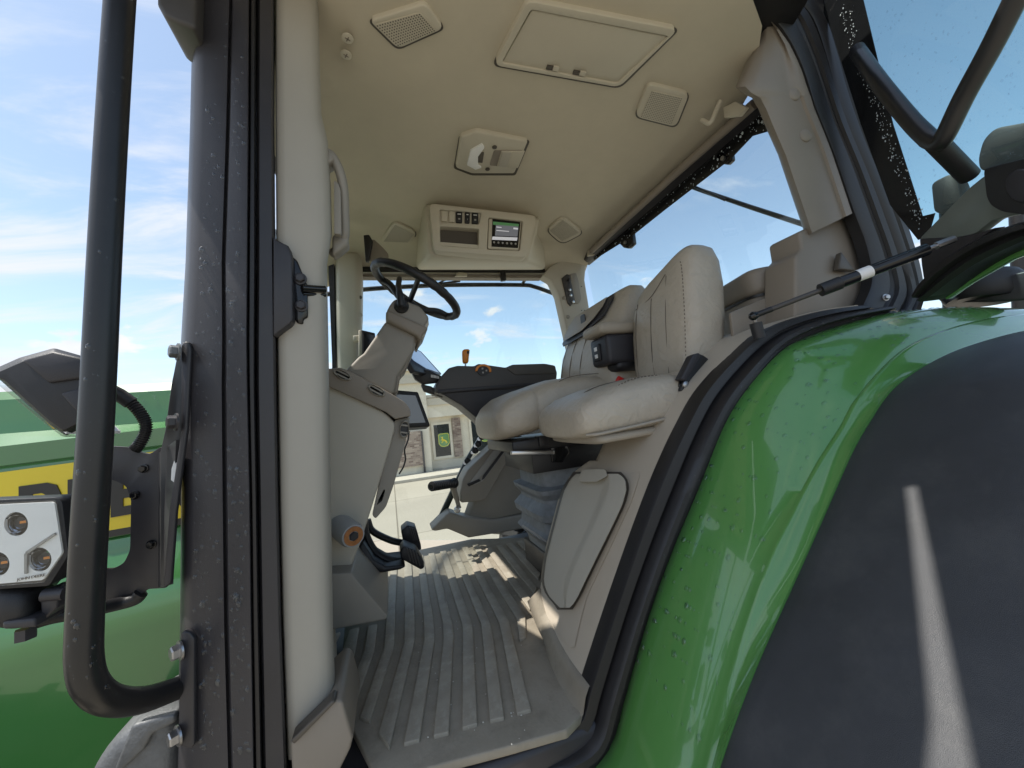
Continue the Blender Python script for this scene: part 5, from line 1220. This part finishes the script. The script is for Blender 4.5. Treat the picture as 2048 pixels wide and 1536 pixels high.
    loft('lamp_housing', [[P(x, y, Y=Y) for x, y in rounded(q, 7, 3)] for Y, q in ((YE+.042, hs), (YE+.06, hs), (YE+.11, bk))], BLACKP, le, bevel=.003)
    fc = [(-55, 1012), (104, 1004), (109, 1008), (124, 1106), (86, 1160), (-55, 1172)]
    o_ = rounded(fc, 4, 2)
    holed('lamp_rim', [P(p.x, p.y, Y=YE) for p in rounded(hs, 7, 3)], [[P(p.x, p.y, Y=YE) for p in rounded([(-52, 1014), (101, 1006), (106, 1010), (121, 1106), (84, 1157), (-52, 1169)], 4, 2)]], (0, .0425, 0), BLACKP, le, bevel=.003)
    def circ(c, rx, ry, Y, n=24): return [P(c[0]+math.cos(t)*rx, c[1]+math.sin(t)*ry, Y=Y) for t in [2*math.pi*i/n for i in range(n)]]
    hl = ((32, 1048), (79, 1119), (-34, 1060), (-5, 1128))
    holed('lamp_face', [P(p.x, p.y, Y=YE-.004) for p in o_], [circ(c, 24, 24, YE-.004) for c in hl], (0, .006, 0), LENSW, le, smooth=0)
    for c in hl:
        ctr = P(c[0], c[1], Y=YE+.0); ro = (P(c[0]+24, c[1], Y=YE)-ctr).length
        rf = lathe('reflector', ctr, (0, 1, 0), [(ro, -.004), (ro*.95, .004), (ro*.90, .002), (ro*.84, .012), (ro*.77, .008), (ro*.70, .020), (ro*.62, .015), (ro*.55, .027), (ro*.46, .021), (ro*.38, .032), (ro*.28, .027), (ro*.2, .035), (.001, .036)], REFLM, le, n=32, smooth=30, caps=False)
        e = P(c[0]+16, c[1]-5, Y=YE+.012); lathe('led_chip', e, (0, -1, 0), [(.010, -.004), (.010, .004)], BLACKP, rf, n=16); box('led_emitter', e+V((.004, -.006, 0)), (.009, .003, .004), ORANGE, rf)
    pslab('face_rib', [(50, 1104), (108, 1066), (110, 1070), (54, 1108)], YE-.008, .005, TRAY, le); pslab('face_rib', [(48, 1108), (54, 1104), (53, 1148), (48, 1148)], YE-.008, .005, TRAY, le)
    # maker's lettering along the bottom of the face
    fcu = bpy.data.curves.new('face_text', 'FONT'); fcu.body = 'JOHN DEERE'; fcu.size = .012; fcu.extrude = .0004
    fo = bpy.data.objects.new('tmp', fcu); COL.objects.link(fo)
    dg = bpy.context.evaluated_depsgraph_get(); me = bpy.data.meshes.new_from_object(fo.evaluated_get(dg)); bpy.data.objects.remove(fo)
    o0 = P(34, 1162, Y=YE-.0065); u = (P(90, 1152, Y=YE-.0065)-o0); wtxt = max(v.co.x for v in me.vertices); sx = u.length/wtxt; u.normalize(); vv = V((0, -1, 0)).cross(u)*-1
    if vv.z < 0: vv = -vv
    obj('maker_lettering', [o0+u*v.co.x*sx+vv*v.co.y*sx+V((0, -v.co.z, 0)) for v in me.vertices], [list(p.vertices) for p in me.polygons], TAUPED, le, smooth=0, fixn=False)
    pslab('lamp_lens', [(-58, 1008), (106, 1000), (113, 1006), (128, 1107), (88, 1165), (-58, 1176)], YE-.012, .002, LENS, le, smooth=0)
    # swivel mount under the lamp
    mt = empty('lamp_swivel', P(60, 1220, Y=.93), parent=T); mt['label'] = 'black swivel mount under the LED lamp'
    loft('swivel_ball', [superring(P(x, 1205, Y=.94), V((0, 1, 0)), V((0, 0, 1)), h, h, 2.6, 20) for x, h in ((2, .012), (8, .03), (22, .036), (48, .038), (68, .036), (84, .03))], BLACKP, mt, smooth=80)
    pslab('swivel_clamp', [(78, 1185), (110, 1178), (116, 1200), (114, 1215), (90, 1238), (82, 1236)], .92, .05, BLACKM, mt, bevel=.006)
    rod('swivel_bolt', P(88, 1190, Y=.91), P(130, 1186, Y=.91), .011, BLACKM, mt)
    pslab('swivel_plate', [(2, 1244), (70, 1236), (72, 1256), (4, 1260)], .9, .09, BLACKM, mt, bevel=.004)
    rod('swivel_nut', P(52, 1256, Y=.94), P(52, 1278, Y=.94), .014, BLACKM, mt, n=6)
    tube('swivel_arm', [P(60, 1246, Y=.95), P(110, 1232, Y=.97), P(170, 1222, Y=1.0), P(235, 1208, Y=1.05), P(270, 1198, Y=1.06), P(282, 1186, Y=1.06)], .013, BLACKP, mt, spl=5, n=10)
    # roof edge fitting at the top
    pslab('roof_corner', [(312, -60), (312, 4), (326, 30), (352, 42), (390, 56), (392, -60)], .96, .12, CHAR, T, bevel=.01, seg=3, label='dark plastic roof corner above the front pillar')
left_exterior()

# ---- open door at the right
def open_door():
    n = V((1, -.435, 0)); d = 1.62-.435*.80
    pl = (n, d); nn = n.normalized()
    D = lambda px, py, off=0.0: P(px, py, pl=(nn, d/n.length+off))
    dr = empty('cab_door', D(1850, 560), parent=T); dr['label'] = 'open cab door with wet tinted glass'
    g = slab('door_glass', [D(*p) for p in ((1660, -60), (2330, -200), (2330, 330), (1960, 390), (1850, 470), (1830, 440), (1760, 260), (1690, 40))], nn*.006, GLASSD, dr, smooth=0)
    fr = [(1610, -60), (1712, -60), (1786, 249), (1845, 432), (1870, 426), (1856, 474), (1836, 480), (1780, 410), (1722, 250), (1662, 60)]
    slab('glass_frit_band', [D(*p, off=-.002) for p in fr], nn*.0015, FRIT, g, smooth=0)
    sp = []
    q = [D(*p, off=-.004) for p in ((1690, 10), (2048, -20), (2048, 330), (1850, 420))]
    for p, _ in on_quad(*q, 420): sp.append((p, -nn))
    drops('water_drops', sp, g, .0012, .0034, .5)
    sp = []
    for i in range(260):
        t = random.random(); x0 = 1686+(1840-1686)*t**1.1; y = 20+430*t; sp.append((D(x0+random.uniform(-8, 17), y+random.uniform(-12, 12), off=-.005), -nn))
    o = drops('water_drops', sp, g, .0010, .0026, .6, m=mat('bright_drop', (.55, .62, .65), .12, var=.3))
    # lower inner skin
    sk = slab('door_inner_skin', [D(*p, off=-.01) for p in rounded([(1838, 478), (1936, 378), (1968, 352), (2120, 300), (2120, 410), (2048, 425), (1985, 440), (1949, 468), (1917, 474), (1870, 500)], 8, 3)], nn*.03, mat('door_skin', (.16, .185, .17), .32, var=.08), dr, bevel=.006)
    slab('latch_box', [D(*p, off=-.05) for p in rounded([(1966, 338), (2130, 296), (2130, 440), (2005, 424), (1982, 412), (1973, 396)], 10, 3)], nn*.045, BLACKP, dr, bevel=.010, seg=3)
    slab('latch_dish', [D(2040+math.cos(t)*32, 372+math.sin(t)*34, off=-.056) for t in [2*math.pi*i/24 for i in range(24)]], nn*.01, CHARD, dr, bevel=.004)
    # curved bottom frame
    a = [D(*p, off=-.03) for p in ((1836, 585), (1850, 560), (1880, 528), (1930, 492), (1990, 462), (2060, 440), (2160, 420))]
    b = [D(*p, off=-.03) for p in ((1842, 604), (1866, 588), (1900, 562), (1950, 528), (2010, 498), (2070, 474), (2170, 450))]
    a = catmull(a, 5); b = catmull(b, 5)
    loft('door_bottom_frame', [[p, p.lerp(q_, .2)-nn*.02, p.lerp(q_, .45)-nn*.02, p.lerp(q_, .55)-nn*.004, p.lerp(q_, .8)-nn*.01, q_, q_+nn*.06, p+nn*.06] for p, q_ in zip(a, b)], RUBBER, dr)
    slab('door_web', [D(*p, off=-.015) for p in ((1838, 478), (1917, 474), (1949, 468), (1990, 455), (1930, 500), (1880, 530), (1848, 570), (1842, 530))], nn*.03, BLACKM, dr, bevel=.004)
    slab('door_outer_skin', [D(*p, off=.03) for p in ((1880, 575), (1950, 528), (2010, 498), (2100, 462), (2100, 490), (2020, 520), (1940, 565), (1890, 600))], nn*.02, GREEN, dr, bevel=.004)
    # inner grab bar
    hp = lambda px, py, off: P(px, py, pl=(nn, d/n.length+off))
    path = catmull([hp(1714, 100, -.06), hp(1760, 166, -.13), hp(1820, 240, -.14), hp(1858, 278, -.14)], 5)+catmull([hp(1862, 280, -.14), hp(1878, 285, -.14), hp(1892, 268, -.14), hp(1930, 190, -.14), hp(1985, 90, -.14), hp(2050, -40, -.14)], 6)
    gb = tube('door_grab_bar', path, .020, TUBE, dr, n=20, smooth=180)
    rod('bar_post', hp(1872, 285, -.14), hp(1938, 352, -.03), .021, BLACKP, gb, n=18)
    # gas strut
    stt = empty('gas_strut', P(1510, 635, Y=.86), parent=T); stt['label'] = 'black gas strut holding the door open'
    A, B = P(1507, 632, Y=.84), hp(1908, 478, -.05)
    dd = (B-A); pt = lambda t: A+dd*t
    rod('strut_rod', pt(.03), pt(.40), .0075, CHAR, stt); rod('strut_body', pt(.365), pt(.875), .0165, GLOSSB, stt, n=20)
    rod('strut_collar', pt(.36), pt(.46), .0185, BLACKP, stt, n=20); rod('strut_end', pt(.87), pt(.94), .006, STEEL, stt); rod('strut_clevis', pt(.92), pt(1.0), .010, STEEL, stt, n=8)
    rod('strut_label', pt(.545), pt(.61), .0169, WHITE, stt, n=20); rod('rod_socket', pt(-.005), pt(.10), .0085, BLACKP, stt)
    lathe('ball_joint', A, dd, [(.001, -.014), (.010, -.010), (.014, 0), (.010, .010), (.006, .014)], GLOSSB, stt, n=16)
    rod('ball_stud', A, P(1511, 646, Y=.845), .005, STEEL, stt); rod('strut_bumper', P(1511, 646, Y=.85), P(1519, 676, Y=.85), .017, BLACKP, stt, n=18)
open_door()

def rear_lamp():
    # lamps on the rear fender beyond the door
    l = empty('fender_lamp', P(1980, 590, Y=.70), parent=T); l['label'] = 'black lamp housing on the fender beyond the door'
    lathe('lamp_drum', P(1965, 578, X=2.05), (0.15, -.05, 1), [(.09, -.045), (.10, -.03), (.10, .03), (.085, .05)], BLACKP, l, n=24)
    rod('lamp_stem', P(1880, 582, X=1.95), P(1905, 604, X=1.95), .02, BLACKP, l)
    slab('lamp_plate', [P(*p, X=2.0) for p in ((1880, 575), (1960, 562), (2060, 540), (2060, 600), (1980, 604), (1910, 606))], (.03, 0, 0), BLACKM, l, bevel=.006)
    w = empty('rear_work_lamp', P(1890, 390, X=2.1), parent=T); w['label'] = 'black work lamp seen through the door glass'
    slab('lamp_housing', rounded([P(*p, X=2.15) for p in ((1862, 366), (1905, 345), (1918, 372), (1925, 430), (1868, 426))], .02, 3), (.08, 0, 0), BLACKP, w, bevel=.01)
    mr = slab('side_mirror', [P(p.x, p.y, X=2.3) for p in rounded([(1956, 318), (1966, 280), (1990, 256), (2100, 236), (2100, 330), (1960, 342)], 14, 4)], (.08, 0, 0), BLACKP, T, bevel=.015, label='black housing seen through the wet door glass')
    rod('lamp_post', P(1892, 420, X=2.19), P(1900, 640, X=2.19), .02, BLACKP, w)
    rod('mirror_post', P(2030, 330, X=2.34), P(2040, 640, X=2.34), .02, BLACKP, mr)
rear_lamp()
